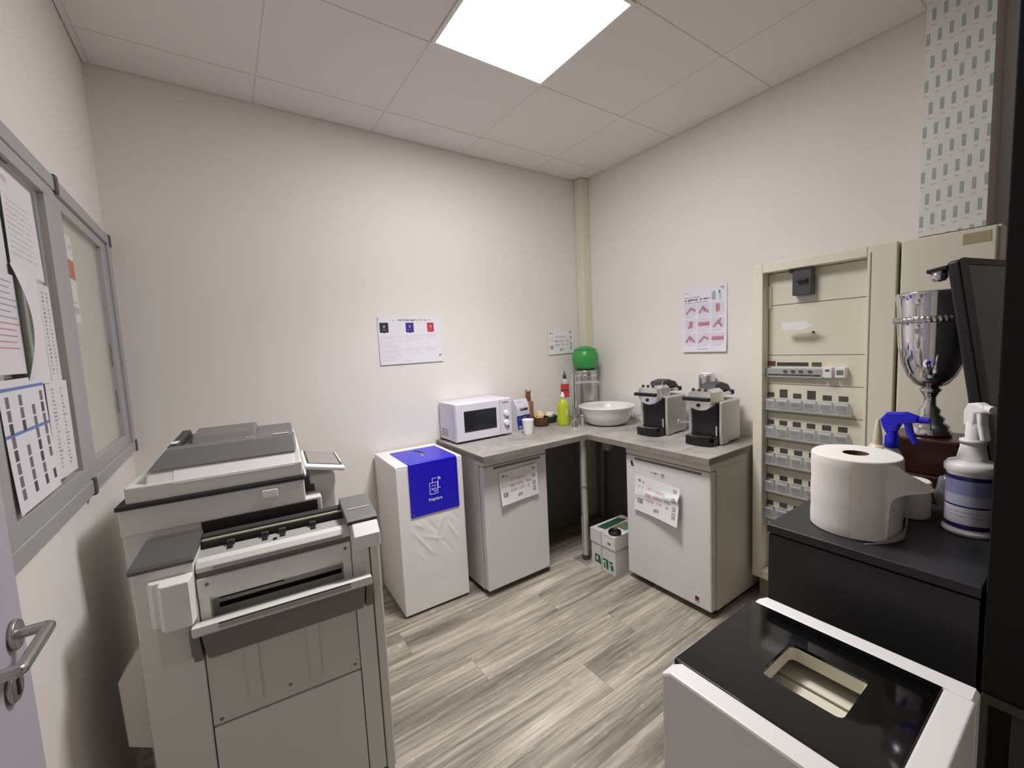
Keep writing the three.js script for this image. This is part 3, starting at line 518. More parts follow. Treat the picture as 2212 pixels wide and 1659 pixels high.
// ------------------------------------------------------------------ below the worktop: carton, drain
{
  const front = canvasTex(256, 300, (c, w, h) => {
    c.fillStyle = '#dcdad6'; c.fillRect(0, 0, w, h); c.fillStyle = '#1f6a48';
    c.fillRect(34, 190, 56, 70); c.fillStyle = '#d3dbd2'; c.fillRect(48, 206, 22, 34); c.fillStyle = '#1f6a48'; c.beginPath(); c.moveTo(90, 190); c.lineTo(112, 270); c.lineTo(86, 262); c.fill();
    c.fillRect(124, 196, 50, 16); c.fillRect(158, 196, 22, 80); c.fillRect(134, 226, 14, 50); c.fillRect(190, 200, 36, 18); c.fillRect(206, 226, 26, 46); c.fillRect(192, 226, 8, 24);
  });
  const top = canvasTex(256, 256, (c, w, h) => {
    c.fillStyle = '#c9c6c4'; c.fillRect(0, 0, w, h); c.fillStyle = '#22492f'; c.beginPath(); c.moveTo(30, 30); c.lineTo(210, 20); c.lineTo(230, 90); c.lineTo(40, 110); c.fill();
    c.fillStyle = '#756a48'; c.fillRect(70, 100, 130, 50); c.fillStyle = '#4d7a63'; c.fillRect(110, 150, 120, 70); c.fillStyle = '#e4e2df'; c.fillRect(0, 180, 90, 76); c.fillStyle = '#2b2b2b'; c.fillRect(16, 205, 22, 16); c.fillRect(44, 212, 22, 14);
  });
  const T = thing('paper_carton', 'white and green paper carton tied with string beside the worktop leg', 'box', [-0.49, 0, 0.745], 0);
  const cw = mat('#d4d2ce', 0.75);
  // front faces -x
  part(T, 'carton', bx(-0.148, 0.15, 0.0, 0.235, -0.102, 0.102), [cw, mat('#ffffff', 0.75, { map: front }), cw, cw, cw, cw]);
  part(T, 'lid', bx(-0.153, 0.153, 0.165, 0.252, -0.106, 0.105), [cw, mat('#dedbda', 0.75), mat('#ffffff', 0.7, { map: top }), cw, cw, cw]);
  part(T, 'lid_label', bx(-0.1545, -0.1525, 0.168, 0.222, 0.005, 0.085), M.paper); part(T, 'lid_print', bx(-0.1548, -0.1543, 0.19, 0.204, 0.045, 0.072), M.greyPlastic);
  part(T, 'string', mergeGeometries([bx(-0.157, -0.1545, 0.0, 0.254, -0.012, -0.007), bx(-0.157, 0.155, 0.2525, 0.255, -0.012, -0.007)]), mat('#cdc9bf', 0.8));
  single('cable_coil', 'black coiled cable lying on the paper carton', 'cable', new THREE.TorusGeometry(0.030, 0.011, 10, 24).rotateX(Math.PI / 2).translate(0, 0.0115, 0), M.black, [-0.60, 0.255, 0.812]);
  const D = thing('drain_pipe', 'grey plastic drain trap under the worktop below the basin', 'pipe', [-0.25, 0, 0.44]);
  part(D, 'waste', cyl(0.032, 0.032, 0.06).translate(0, HW - 0.10, 0), mat('#a9a9a6', 0.4)); part(D, 'trap', lathe([[0, 0.66], [0.032, 0.662], [0.042, 0.68], [0.042, 0.74], [0.046, 0.745], [0.046, 0.765], [0.03, 0.77]], 28), mat('#b4b4b0', 0.4));
  part(D, 'outlet', tube([[0.03, 0.72, 0], [0.09, 0.72, -0.03], [0.15, 0.70, -0.12], [0.16, 0.60, -0.2], [0.16, 0.05, -0.22]], 0.018, 40, 12), mat('#8e8e8b', 0.5));
}

// ------------------------------------------------------------------ on the worktop
{
  // microwave
  const T = thing('microwave', 'white microwave oven with two dials on the worktop', 'microwave', [-1.168, HW, 0.012], 0);
  const w = 0.42, h = 0.252, d = 0.235, m = mat('#dddbe4', 0.35);
  part(T, 'body', bx(-w / 2, w / 2, 0.012, h, 0, d - 0.026, 0.005), m);
  part(T, 'front_panel', bx(-w / 2 - 0.002, w / 2 + 0.002, 0.010, h + 0.002, d - 0.027, d - 0.004, 0.006), m);
  const dr = part(T, 'door', bx(-w / 2 + 0.002, 0.115, 0.014, h - 0.004, d - 0.006, d + 0.004, 0.004), m);
  part(dr, 'window', bx(-0.152, 0.088, 0.068, 0.202, d + 0.001, d + 0.0052, 0.001), mat('#26282c', 0.12));
  const cp = part(T, 'control_panel', bx(0.118, w / 2, 0.014, h - 0.004, d - 0.006, d + 0.003, 0.003), mat('#d4d2dc', 0.35));
  for (const y of [0.155, 0.092]) { const k = part(cp, 'dial', lathe([[0, 0], [0.021, 0], [0.021, 0.004], [0.017, 0.018], [0.015, 0.02], [0, 0.02]], 28).rotateX(Math.PI / 2).translate(0.163, y, d + 0.003), M.whiteGloss); part(k, 'pointer', bx(0.161, 0.165, y - 0.016, y + 0.016, d + 0.022, d + 0.026, 0.001), M.white); part(cp, 'dial_mark', bx(0.168, 0.186, y - 0.036, y - 0.030, d + 0.0028, d + 0.0034), M.greyPlastic); }
  part(cp, 'maker_mark', bx(0.142, 0.185, 0.222, 0.230, d + 0.0028, d + 0.0034), M.greyPlastic);
  for (let i = 0; i < 3; i++) for (let j = 0; j < 7; j++) part(T, 'vent_slot', bx(-w / 2 - 0.0006, -w / 2 + 0.001, 0.035 + i * 0.018, 0.047 + i * 0.018, 0.025 + j * 0.014, 0.032 + j * 0.014), M.greyPlastic);
  for (const x of [-0.17, 0.17]) for (const z of [0.03, 0.19]) part(T, 'foot', cyl(0.011, 0.012, 0.013, 12).translate(x, 0, z), M.dark);
}
single('paper_cup', 'white paper cup standing before the coffee bag', 'cup', lathe([[0, 0.004], [0.026, 0.004], [0.028, 0], [0.030, 0.004], [0.038, 0.075], [0.0395, 0.096], [0.041, 0.098], [0.0405, 0.102], [0.0385, 0.101], [0.029, 0.01], [0, 0.008]], 36), M.whiteGloss, [-0.878, HW, 0.322]);
{
  const T = thing('coffee_bag', 'blue and white coffee bag behind the paper cup', 'bag', [-0.785, HW, 0.10], R(12));
  const art = canvasTex(256, 400, (c, w, h) => {
    c.fillStyle = '#d9d6df'; c.fillRect(0, 0, w, h); marks(c, 60, 26, 90, 18, '#b08a90'); c.fillStyle = '#33323a'; c.fillRect(70, 120, 150, 34); c.fillStyle = '#c9c8d0'; c.fillRect(80, 128, 60, 6);
    c.fillStyle = '#1d2f86'; c.fillRect(0, 216, w, h - 216); c.fillStyle = '#7b6a52'; c.fillRect(120, 236, 70, 60); c.fillStyle = '#3c55b4'; c.fillRect(30, 240, 50, 40); c.fillStyle = '#b5bde0'; c.fillRect(30, 360, 60, 24);
  });
  const bag = new THREE.BoxGeometry(0.135, 0.21, 0.07, 10, 14, 2), p = bag.attributes.position;
  for (let i = 0; i < p.count; i++) { const v = p.getY(i) / 0.21 + 0.5; const k = v > 0.75 ? 1 - (v - 0.75) * 3.4 : 1; p.setZ(i, p.getZ(i) * Math.max(0.12, k) + 0.003 * Math.sin(p.getX(i) * 70 + v * 9)); }
  bag.computeVertexNormals();
  const bm = mat('#d5d2dc', 0.4); part(T, 'pouch', bag.translate(0, 0.105, 0), [bm, bm, bm, bm, mat('#ffffff', 0.4, { map: art }), bm]);
}
{
  const T = thing('stirrer_holder', 'tan holder filled with brown wooden coffee stirrers', 'stirrers', [-0.662, HW, 0.046], R(20));
  part(T, 'holder', bx(-0.028, 0.028, 0, 0.175, -0.026, 0.026, 0.004), mat('#a5764a', 0.7));
  for (let i = 0; i < 14; i++) { const a = (rnd() - 0.5) * 0.28, b = (rnd() - 0.5) * 0.2; part(T, 'stirrer', new THREE.BoxGeometry(0.006, 0.10, 0.0018), mat(['#8a5a35', '#7a4c2c', '#a06c42'][i % 3], 0.7), [(rnd() - 0.5) * 0.036, 0.195 + rnd() * 0.02, (rnd() - 0.5) * 0.034], [b, rnd() * 3, a]); }
  const B = thing('brown_basket', 'round brown basket holding beige sachets', 'basket', [-0.634, HW, 0.154]);
  part(B, 'basket', lathe([[0, 0], [0.046, 0], [0.054, 0.014], [0.060, 0.066], [0.057, 0.066], [0.050, 0.016], [0, 0.010]], 32), mat('#5b3a22', 0.75));
  for (let i = 0; i < 5; i++) part(B, 'sachet', new RoundedBoxGeometry(0.062, 0.012, 0.042, 2, 0.005), mat(['#d8bd92', '#c9a878'][i % 2], 0.7), [(rnd() - 0.5) * 0.03, 0.060 + i * 0.007, (rnd() - 0.5) * 0.03], [rnd() * 0.4, rnd() * 3, rnd() * 0.3]);
  const S = thing('sponge_dish', 'dark green dish with a pale sponge', 'dish', [-0.507, HW, 0.092], R(15));
  part(S, 'dish', lathe([[0, 0], [0.050, 0], [0.058, 0.016], [0.063, 0.050], [0.059, 0.050], [0.053, 0.018], [0, 0.012]], 32), mat('#22361f', 0.5));
  part(S, 'sponge', new RoundedBoxGeometry(0.092, 0.036, 0.064, 3, 0.01), mat('#e0dccb', 0.9), [0, 0.054, 0], [0.08, 0.3, 0.05]);
}
{
  const T = thing('detergent_bottle', 'bottle of yellow-green washing-up liquid with white cap', 'bottle', [-0.500, HW, 0.250], R(25));
  part(T, 'bottle', lathe([[0, 0], [0.042, 0], [0.046, 0.006], [0.046, 0.05], [0.040, 0.085], [0.043, 0.13], [0.039, 0.165], [0.016, 0.19], [0.012, 0.198], [0, 0.198]], 36), mat('#e2f04a', 0.15, { transmission: 0.45, thickness: 0.05, ior: 1.35, attenuationColor: new THREE.Color('#dcec3c'), attenuationDistance: 0.12 }));
  part(T, 'cap', lathe([[0.0, 0.198], [0.015, 0.198], [0.015, 0.222], [0.008, 0.228], [0.007, 0.242], [0, 0.244]], 24), M.whiteGloss);
  part(T, 'label', new THREE.CylinderGeometry(0.0425, 0.0432, 0.05, 20, 1, true, R(-40), R(100)).translate(0, 0.10, 0), mat('#d8e06a', 0.4));
  const S = thing('soap_bottle', 'slim clear soap bottle with a red label and dark cap', 'bottle', [-0.425, HW, 0.195], R(20));
  part(S, 'bottle', lathe([[0, 0], [0.028, 0], [0.031, 0.005], [0.031, 0.25], [0.027, 0.31], [0.012, 0.335], [0, 0.335]], 32), mat('#dfe0da', 0.12, { transmission: 0.5, thickness: 0.03 }));
  part(S, 'label', new THREE.CylinderGeometry(0.0316, 0.0316, 0.10, 24, 1, true, 0, Math.PI * 2).translate(0, 0.275 - 0.03, 0), mat('#bf3340', 0.45));
  part(S, 'label_stripe', new THREE.CylinderGeometry(0.0319, 0.0319, 0.012, 24, 1, true, 0, Math.PI * 2).translate(0, 0.25, 0), mat('#5d3a4a', 0.45));
  part(S, 'cap', lathe([[0, 0.335], [0.014, 0.335], [0.014, 0.36], [0.006, 0.365], [0.005, 0.39], [0, 0.39]], 20), M.dark);
}
{
  const T = thing('faucet', 'tall chrome faucet with a long level spout', 'faucet', [-0.50, HW, 0.372]);
  part(T, 'base', lathe([[0, 0], [0.026, 0], [0.026, 0.006], [0.019, 0.012], [0.018, 0.05], [0, 0.05]], 32), M.chrome);
  part(T, 'column', cyl(0.0155, 0.0145, 0.375, 28), M.chrome);
  part(T, 'spout', tube([[0, 0.318, 0], [0.12, 0.314, 0.02], [0.20, 0.310, 0.035], [0.212, 0.300, 0.037], [0.214, 0.285, 0.037]], 0.0085, 40, 14), M.chrome);
  part(T, 'lever', tube([[0, 0.36, 0], [0.0, 0.385, 0], [-0.006, 0.42, -0.004]], 0.0055, 16, 10), M.chrome);
  const V = part(T, 'side_valve', lathe([[0, 0], [0.016, 0], [0.016, 0.075], [0.012, 0.085], [0, 0.087]], 24).translate(0.048, 0, 0.028), M.chrome);
}
single('wash_basin', 'white round countertop basin on the worktop', 'basin',
  lathe([[0, 0], [0.105, 0], [0.130, 0.007], [0.158, 0.032], [0.176, 0.072], [0.185, 0.106], [0.200, 0.128], [0.203, 0.135], [0.197, 0.138], [0.182, 0.132], [0.170, 0.112], [0.135, 0.055], [0.09, 0.03], [0.02, 0.024], [0, 0.024]], 56), mat('#e6e2de', 0.16), [-0.262, HW, 0.455]);
{
  const T = thing('steel_canister', 'steel canister with a round green lid in the corner', 'canister', [-0.163, HW, 0.152]);
  part(T, 'body', lathe([[0, 0], [0.085, 0], [0.088, 0.005], [0.088, 0.37], [0.084, 0.385], [0, 0.385]], 44), M.steel);
  part(T, 'band', lathe([[0.0885, 0.33], [0.0905, 0.332], [0.0905, 0.344], [0.0885, 0.346]], 44), M.chrome);
  const lid = part(T, 'lid', lathe([[0, 0.388], [0.07, 0.388], [0.088, 0.402], [0.1, 0.435], [0.1045, 0.47], [0.1, 0.505], [0.086, 0.537], [0.062, 0.557], [0.03, 0.568], [0, 0.570]], 44), M.green);
  part(lid, 'lid_seam', lathe([[0.086, 0.537], [0.0885, 0.538], [0.086, 0.5425], [0.0835, 0.5415]], 44), mat('#2c8740', 0.35));
}
// coffee machines
function coffeeMachine(label, p, turn) {
  const T = thing('coffee_machine', label, 'coffee machine', p, turn, 'silver and black coffee machines');
  // front is +z, the origin lies at the front of the drip tray
  const tray = extr([[-0.082, 0], [-0.082, -0.10], [0.082, -0.10], [0.082, 0], [0.07, 0.022], [0.04, 0.032], [0, 0.036], [-0.04, 0.032], [-0.07, 0.022]].map(([x, z]) => [x, z]), 0.050, 0.006);
  tray.rotateX(-Math.PI / 2); tray.scale(1, 1, -1); { const ix = tray.index; const pos = tray.attributes.position; for (let i = 0; i < pos.count; i += 3) for (const a of ['position', 'normal', 'uv']) { const at = tray.attributes[a]; if (!at) continue; for (let k = 0; k < at.itemSize; k++) { const t = at.getComponent(i, k); at.setComponent(i, k, at.getComponent(i + 2, k)); at.setComponent(i + 2, k, t); } } tray.computeVertexNormals(); }
  const dt = part(T, 'drip_tray', tray.translate(0, 0, -0.036), M.blackGloss);
  part(dt, 'drip_grid', bx(-0.055, 0.055, 0.0495, 0.0525, -0.075, -0.018, 0.001), M.chrome);
  part(T, 'front_column', bx(-0.072, 0.080, 0.03, 0.235, -0.16, -0.085, 0.010), M.black);
  part(T, 'housing', bx(-0.092, 0.100, 0.004, 0.242, -0.305, -0.098, 0.014), M.silver);
  part(T, 'housing_cheek', bx(-0.094, -0.076, 0.004, 0.236, -0.16, -0.088, 0.006), M.silver); part(T, 'housing_cheek', bx(0.083, 0.102, 0.004, 0.240, -0.16, -0.086, 0.006), M.silver);
  // head: a rounded chrome hood
  const hs = [[-0.078, 0.245], [-0.074, 0.295], [-0.05, 0.312], [0.05, 0.312], [0.074, 0.295], [0.078, 0.245], [0.070, 0.222], [0.050, 0.203], [0.024, 0.193], [0, 0.190], [-0.024, 0.193], [-0.050, 0.203], [-0.070, 0.222]];
  const hd = part(T, 'brew_head', extr(hs, 0.13, 0.012).translate(0, 0, -0.165), mat('#e2e2df', 0.12, { metalness: 0.9 }));
  part(hd, 'nozzle', cyl(0.010, 0.010, 0.008, 18).rotateX(Math.PI / 2).translate(-0.005, 0.222, -0.038), M.black);
  part(hd, 'grip_bar', bx(-0.093, 0.062, 0.246, 0.266, -0.045, -0.018, 0.005), M.black);
  for (const x of [-0.035, 0, 0.035]) part(hd, 'button', cyl(0.009, 0.0085, 0.007, 16).rotateX(R(45)).translate(x, 0.3055, -0.0415), M.black);
  // lever running back over the machine
  part(T, 'lever', profile([[-0.11, 0.300], [-0.13, 0.330], [-0.20, 0.340], [-0.27, 0.322], [-0.300, 0.292], [-0.325, 0.280], [-0.325, 0.262], [-0.29, 0.264], [-0.25, 0.288], [-0.13, 0.282]], -0.045, 0.05, 0.010), mat('#2c2a2b', 0.45));
  part(T, 'lever_arm', profile([[-0.12, 0.262], [-0.125, 0.282], [-0.25, 0.286], [-0.29, 0.268], [-0.26, 0.264]], -0.055, 0.060, 0.004), M.chrome);
  part(T, 'lever_knob', bx(-0.05, 0.055, 0.256, 0.285, -0.332, -0.306, 0.008), M.black);
  const sp = part(T, 'water_outlet', tube([[-0.085, 0.100, -0.14], [-0.12, 0.100, -0.135], [-0.175, 0.098, -0.125]], 0.006, 16, 10), M.chrome);
  part(sp, 'outlet_tip', lathe([[0, -0.012], [0.010, -0.010], [0.011, 0.008], [0.006, 0.014], [0, 0.014]], 16).translate(-0.178, 0.098, -0.124), M.chrome);
  part(T, 'side_print', bx(0.066, 0.075, 0.052, 0.105, -0.0856, -0.0842), mat('#a3a3a3', 0.5));
  return T;
}
coffeeMachine('silver and black coffee machine beside the basin', [-0.412, HW, 0.912], R(-87));
coffeeMachine('silver and black coffee machine next to the electrical cabinet', [-0.425, HW, 1.262], R(-87));
{
  const T = thing('cup_dispenser', 'tall steel cup dispenser behind the coffee machines', 'dispenser', [-0.056, HW, 1.106]);
  part(T, 'tube', lathe([[0, 0], [0.047, 0], [0.048, 0.004], [0.048, 0.355], [0.044, 0.362], [0.038, 0.363], [0, 0.363]], 36), mat('#d8d6d8', 0.2, { metalness: 0.85 }));
  part(T, 'cap', lathe([[0, 0.363], [0.037, 0.363], [0.037, 0.370], [0.030, 0.374], [0, 0.375]], 36), M.whiteGloss);
}

// ------------------------------------------------------------------ electrical cabinets on the right wall
{
  const T = thing('distribution_board', 'open cream electrical cabinet with rows of breakers', 'electrical cabinet', [0, 0, 0]);
  const C = M.cream, z0 = 1.455, z1 = 2.028, y0 = 0.125, y1 = 1.815, xf = -0.205;
  part(T, 'carcass', bx(-0.125, -0.004, y0, y1, z0 + 0.002, z1 - 0.002), C);
  part(T, 'plinth', bx(-0.16, -0.004, 0, y0 - 0.002, z0 + 0.02, z1 - 0.02), mat('#a39b84', 0.6));
  part(T, 'frame_jamb', bx(xf, -0.12, y0, y1, z0, z0 + 0.048, 0.004), C); const j2 = part(T, 'frame_jamb', bx(xf, -0.12, y0, y1, z1 - 0.098, z1, 0.004), C);
  part(j2, 'jamb_groove', bx(xf - 0.0015, xf + 0.002, y0 + 0.03, y1 - 0.03, z1 - 0.088, z1 - 0.084), mat('#8f8871', 0.6));
  part(T, 'frame_rail', bx(xf, -0.12, y1 - 0.045, y1, z0 + 0.048, z1 - 0.098, 0.004), C); part(T, 'frame_rail', bx(xf, -0.12, y0, y0 + 0.05, z0 + 0.048, z1 - 0.098, 0.004), C);
  part(T, 'lifting_eye', cyl(0.008, 0.006, 0.012, 14).translate(-0.10, y1, 1.60), M.dark);
  part(T, 'lock_plate', bx(-0.150, -0.1395, 1.59, 1.705, z0 + 0.047, z0 + 0.066, 0.002), M.cream);
  // cover plates
  const ys = [1.768, 1.604, 1.346, 1.195, 1.045, 0.895, 0.745, 0.595, 0.445, 0.180];
  for (let i = 0; i + 1 < ys.length; i++) part(T, 'cover_plate', bx(-0.142, -0.126, ys[i + 1] + 0.0015, ys[i] - 0.0015, z0 + 0.05, z1 - 0.10, 0.0015), M.creamPanel);
  const xp = -0.142;
  const iso = part(T, 'isolator_switch', bx(xp - 0.045, xp + 0.002, 1.640, 1.772, 1.632, 1.714, 0.004), mat('#3b3c42', 0.5));
  part(iso, 'switch_handle', bx(xp - 0.062, xp - 0.040, 1.700, 1.716, 1.655, 1.700, 0.004), M.black); part(iso, 'switch_knob', bx(xp - 0.052, xp - 0.03, 1.752, 1.768, 1.618, 1.634, 0.003), M.black);
  part(T, 'isolator_label', bx(xp - 0.002, xp, 1.612, 1.636, 1.632, 1.716), M.paper);
  const cd = part(T, 'clear_door', bx(-0.2035, -0.2005, y0 + 0.05, y1 - 0.045, z0 + 0.048, z1 - 0.098), mat('#ffffff', 0.03, { transmission: 1, thickness: 0, ior: 1.3 }));
  part(cd, 'paper_slip', extr([[0, 0.012], [0.02, 0.0], [0.10, -0.004], [0.115, 0.006], [0.150, 0.022], [0.118, 0.024], [0.112, 0.040], [0.06, 0.038], [0.004, 0.034]], 0.0012).rotateY(-Math.PI / 2), M.paper, [-0.2042, 1.475, 1.592]);
  part(T, 'plate_knob', cyl(0.006, 0.005, 0.008, 12).rotateZ(Math.PI / 2).translate(xp, 1.458, 1.71), M.dark);
  // first row: mixed devices
  const lab = (y, za, zb, m, h = 0.022) => part(T, 'circuit_label', bx(xp - 0.0025, xp, y, y + h, za, zb), m);
  const dk = mat('#3b3937', 0.6), red = mat('#6e3a36', 0.6);
  lab(1.290, 1.503, 1.540, red, 0.026); lab(1.291, 1.548, 1.690, dk, 0.018); lab(1.290, 1.706, 1.746, mat('#55503f', 0.6), 0.020);
  const strip = mat('#c9c9c6', 0.35), clear = mat('#ffffff', 0.08, { transmission: 0.85, thickness: 0, ior: 1.45 });
  part(T, 'device_strip', bx(xp - 0.028, xp, 1.232, 1.280, 1.503, 1.760, 0.003), mat('#a5a5a1', 0.35));
  for (const z of [1.59, 1.625, 1.66, 1.70]) part(T, 'toggle', bx(xp - 0.036, xp - 0.026, 1.262, 1.272, z, z + 0.016, 0.002), M.dark);
  part(T, 'strip_groove', bx(xp - 0.0295, xp - 0.026, 1.244, 1.250, 1.515, 1.752), M.darker);
  const con = part(T, 'contactor', bx(xp - 0.04, xp, 1.238, 1.288, 1.764, 1.802, 0.003), M.white); part(con, 'contactor_mark', bx(xp - 0.0415, xp - 0.038, 1.27, 1.278, 1.776, 1.792), M.dark);
  const tm = part(T, 'timer', bx(xp - 0.036, xp, 1.240, 1.288, 1.812, 1.852, 0.003), M.white); part(tm, 'display', bx(xp - 0.0375, xp - 0.034, 1.254, 1.276, 1.819, 1.845), mat('#6f7a70', 0.2));
  // rows of breakers behind clear covers
  const cols = [1.517, 1.580, 1.643, 1.706, 1.772, 1.837];
  const brk = mat('#8b8b86', 0.35);
  [[1.092, 6], [0.945, 6], [0.797, 5], [0.648, 5], [0.500, 4]].forEach(([y, n], r) => {
    for (let i = 0; i < n; i++) {
      const z = cols[i] + (r > 1 ? 0.004 * i : 0);
      lab(y + 0.034, z - 0.018, z + 0.018, dk, (r === 0 && (i === 1 || i === 3)) ? 0.042 : 0.024);
      const b = part(T, 'breaker', bx(xp - 0.022, xp, y - 0.020, y + 0.026, z - 0.026, z + 0.026, 0.002), brk);
      part(b, 'toggle', bx(xp - 0.031, xp - 0.020, y - 0.006, y + 0.012, z - 0.017, z + 0.017, 0.003), M.black); part(b, 'terminal_strip', bx(xp - 0.024, xp - 0.020, y + 0.014, y + 0.024, z - 0.024, z + 0.024), strip);
    }
    const zb = cols[n - 1] + 0.044;
    part(T, 'clear_cover', bx(xp - 0.040, xp - 0.037, y - 0.026, y + 0.030, z0 + 0.052, zb, 0.001), clear);
    part(T, 'cover_rail', bx(xp - 0.040, xp, y - 0.032, y - 0.026, z0 + 0.052, zb, 0.001), mat('#a5a39b', 0.3));
  });

  const S = thing('meter_cabinet', 'plain cream metal cabinet with a tan tape label', 'electrical cabinet', [0, 0, 0]);
  part(S, 'carcass', bx(-0.185, -0.004, 0.10, 1.815, 2.036, 2.308, 0.004), C);
  part(S, 'door', bx(-0.207, -0.186, 0.104, 1.812, 2.040, 2.300, 0.006), C);
  part(S, 'plinth', bx(-0.16, -0.004, 0, 0.102, 2.05, 2.29), mat('#a39b84', 0.6));
  part(S, 'tape_label', bx(-0.2085, -0.2065, 1.757, 1.796, 2.214, 2.286), mat('#b3a57f', 0.7));
  part(S, 'lock', cyl(0.012, 0.011, 0.012, 18).rotateZ(Math.PI / 2).translate(-0.205, 1.57, 2.085), M.greyPlastic);

  // boxed cable riser with a printed protective film
  const film = canvasTex(384, 1440, (c, w, h) => {
    c.fillStyle = '#e6e4de'; c.fillRect(0, 0, w, h);
    for (let r = 0, y = -40; y < h; r++, y += 132) for (let i = -1; i < 7; i++) {
      const x = i * 66 + (r % 2 ? 34 : 4), yy = y - i * 8 + 40; c.fillStyle = '#a3b1a5'; c.fillRect(x, yy, 24, 66); c.fillStyle = '#b9c2b7'; c.fillRect(x + 9, yy + 8, 6, 22); c.fillStyle = '#beb4b2'; c.globalAlpha = 0.8; c.fillRect(x - 2, yy + 88, 26, 7); c.globalAlpha = 1;
    }
  });
  const Rr = thing('cable_riser', 'boxed cable riser covered in green-patterned white film', 'cable riser', [0, 0, 0]);
  const side = mat('#c2b9ad', 0.6);
  part(Rr, 'box', bx(-0.170, -0.003, 1.819, H - 0.003, 2.082, 2.268), side);
  part(Rr, 'patterned_film', bx(-0.172, -0.1702, 1.820, H - 0.004, 2.082, 2.266), [side, mat('#ffffff', 0.6, { map: film }), side, side, side, side]);
}

// ------------------------------------------------------------------ black cabinets at the right
const HB = 0.90;
{
  const T = thing('black_pedestal', 'matt black low cabinet carrying paper rolls and sprays', 'cabinet');
  part(T, 'body', bx(-1.225, -0.285, 0.03, HB - 0.026, 2.003, 2.43, 0.003), M.blackMatte);
  part(T, 'front', bx(-1.239, -1.2255, 0.035, HB - 0.030, 2.003, 2.43, 0.002), M.blackMatte);
  part(T, 'top', bx(-1.243, -0.283, HB - 0.025, HB, 2.0, 2.432, 0.003), M.blackMatte);
  part(T, 'plinth', bx(-1.20, -0.30, 0, 0.03, 2.02, 2.42), M.black);
  const K = thing('tall_black_cabinet', 'tall black cabinet on a dark grey base', 'cabinet');
  part(K, 'body', bx(-1.24, -0.855, 0.668, 2.30, 2.438, 2.95, 0.003), mat('#030304', 0.85));
  const b = mat('#4a453f', 0.6);
  part(K, 'base', bx(-1.20, -0.855, 0.03, 0.662, 2.440, 2.95), M.black);
  part(K, 'base_rail', bx(-1.238, -1.20, 0.642, 0.664, 2.438, 2.95, 0.002), b); part(K, 'base_stile', bx(-1.238, -1.20, 0.03, 0.642, 2.438, 2.449, 0.002), b);
  part(K, 'base_door', bx(-1.236, -1.205, 0.035, 0.641, 2.482, 2.94, 0.003), mat('#3a3835', 0.6));
  part(K, 'foot_rail', bx(-1.22, -0.86, 0, 0.03, 2.45, 2.94), M.black);
}
{
  // screen standing on the pedestal, tilted back
  const T = thing('flat_screen', 'black flat screen tilted back on the low cabinet', 'screen', [-0.835, HB, 2.424]);
  T.rotation.set(R(-8.5), R(-12), 0, 'YXZ');
  const w = 0.40, h = 0.755;
  part(T, 'housing', bx(0, w, 0.006, h, -0.040, -0.008, 0.010), M.black); const bz = part(T, 'bezel', mergeGeometries([bx(0, 0.018, 0.006, h, -0.010, 0), bx(w - 0.018, w, 0.006, h, -0.010, 0), bx(0.018, w - 0.018, 0.006, 0.03, -0.010, 0), bx(0.018, w - 0.018, h - 0.018, h, -0.010, 0)]), M.black);
  part(T, 'panel', bx(0.018, w - 0.018, 0.03, h - 0.018, -0.009, -0.003), mat('#4d4a48', 0.25));
  const c = part(T, 'clip', bx(0.0, 0.03, h - 0.020, h - 0.008, -0.085, -0.038, 0.003), M.black); part(c, 'clip_lens', lathe([[0, 0], [0.012, 0.001], [0.018, 0.010], [0.019, 0.028], [0, 0.028]], 24).translate(0.014, h - 0.049, -0.062), M.chrome);
}
{
  // trophy
  const T = thing('trophy_cup', 'chrome trophy cup on a dark wooden plinth', 'trophy', [-0.622, HB, 2.222]);
  T.scale.setScalar(1.04);
  part(T, 'plinth', mergeGeometries([bx(-0.098, 0.098, 0, 0.085, -0.098, 0.098, 0.008), bx(-0.085, 0.085, 0.082, 0.195, -0.085, 0.085, 0.008)]), mat('#331612', 0.25));
  const pr = [[0, 0.195], [0.052, 0.195], [0.054, 0.205], [0.046, 0.216], [0.047, 0.226], [0.034, 0.236], [0.036, 0.250], [0.024, 0.262], [0.026, 0.276], [0.015, 0.290], [0.014, 0.315], [0.022, 0.332], [0.027, 0.340], [0.020, 0.347], [0.040, 0.358], [0.058, 0.385], [0.072, 0.425], [0.080, 0.475], [0.083, 0.530], [0.084, 0.548], [0.0865, 0.552]];
  const cup = part(T, 'cup', lathe([...pr, [0.0865, 0.566], [0.084, 0.570], [0.085, 0.60], [0.088, 0.625], [0.0925, 0.636], [0.0935, 0.642], [0.0905, 0.645], [0.083, 0.60], [0.080, 0.54], [0.06, 0.40], [0, 0.362]], 72), M.chrome);
  const ring = new THREE.TorusGeometry(0.0868, 0.0075, 12, 240), p = ring.attributes.position;
  for (let i = 0; i < p.count; i++) { const a = Math.atan2(p.getY(i), p.getX(i)), k = 1 + 0.022 * Math.max(0, Math.sin(a * 46 + p.getZ(i) * 160)); p.setX(i, p.getX(i) * k); p.setY(i, p.getY(i) * k); p.setZ(i, p.getZ(i) * 1.35); }
  ring.computeVertexNormals(); part(cup, 'gadroon_ring', ring.rotateX(Math.PI / 2).translate(0, 0.560, 0), M.chrome);
  part(cup, 'handle', tube([[0.078, 0.50, 0], [0.115, 0.52, 0], [0.125, 0.56, 0], [0.11, 0.60, 0], [0.086, 0.605, 0]], 0.006, 30, 10), M.chrome);
}
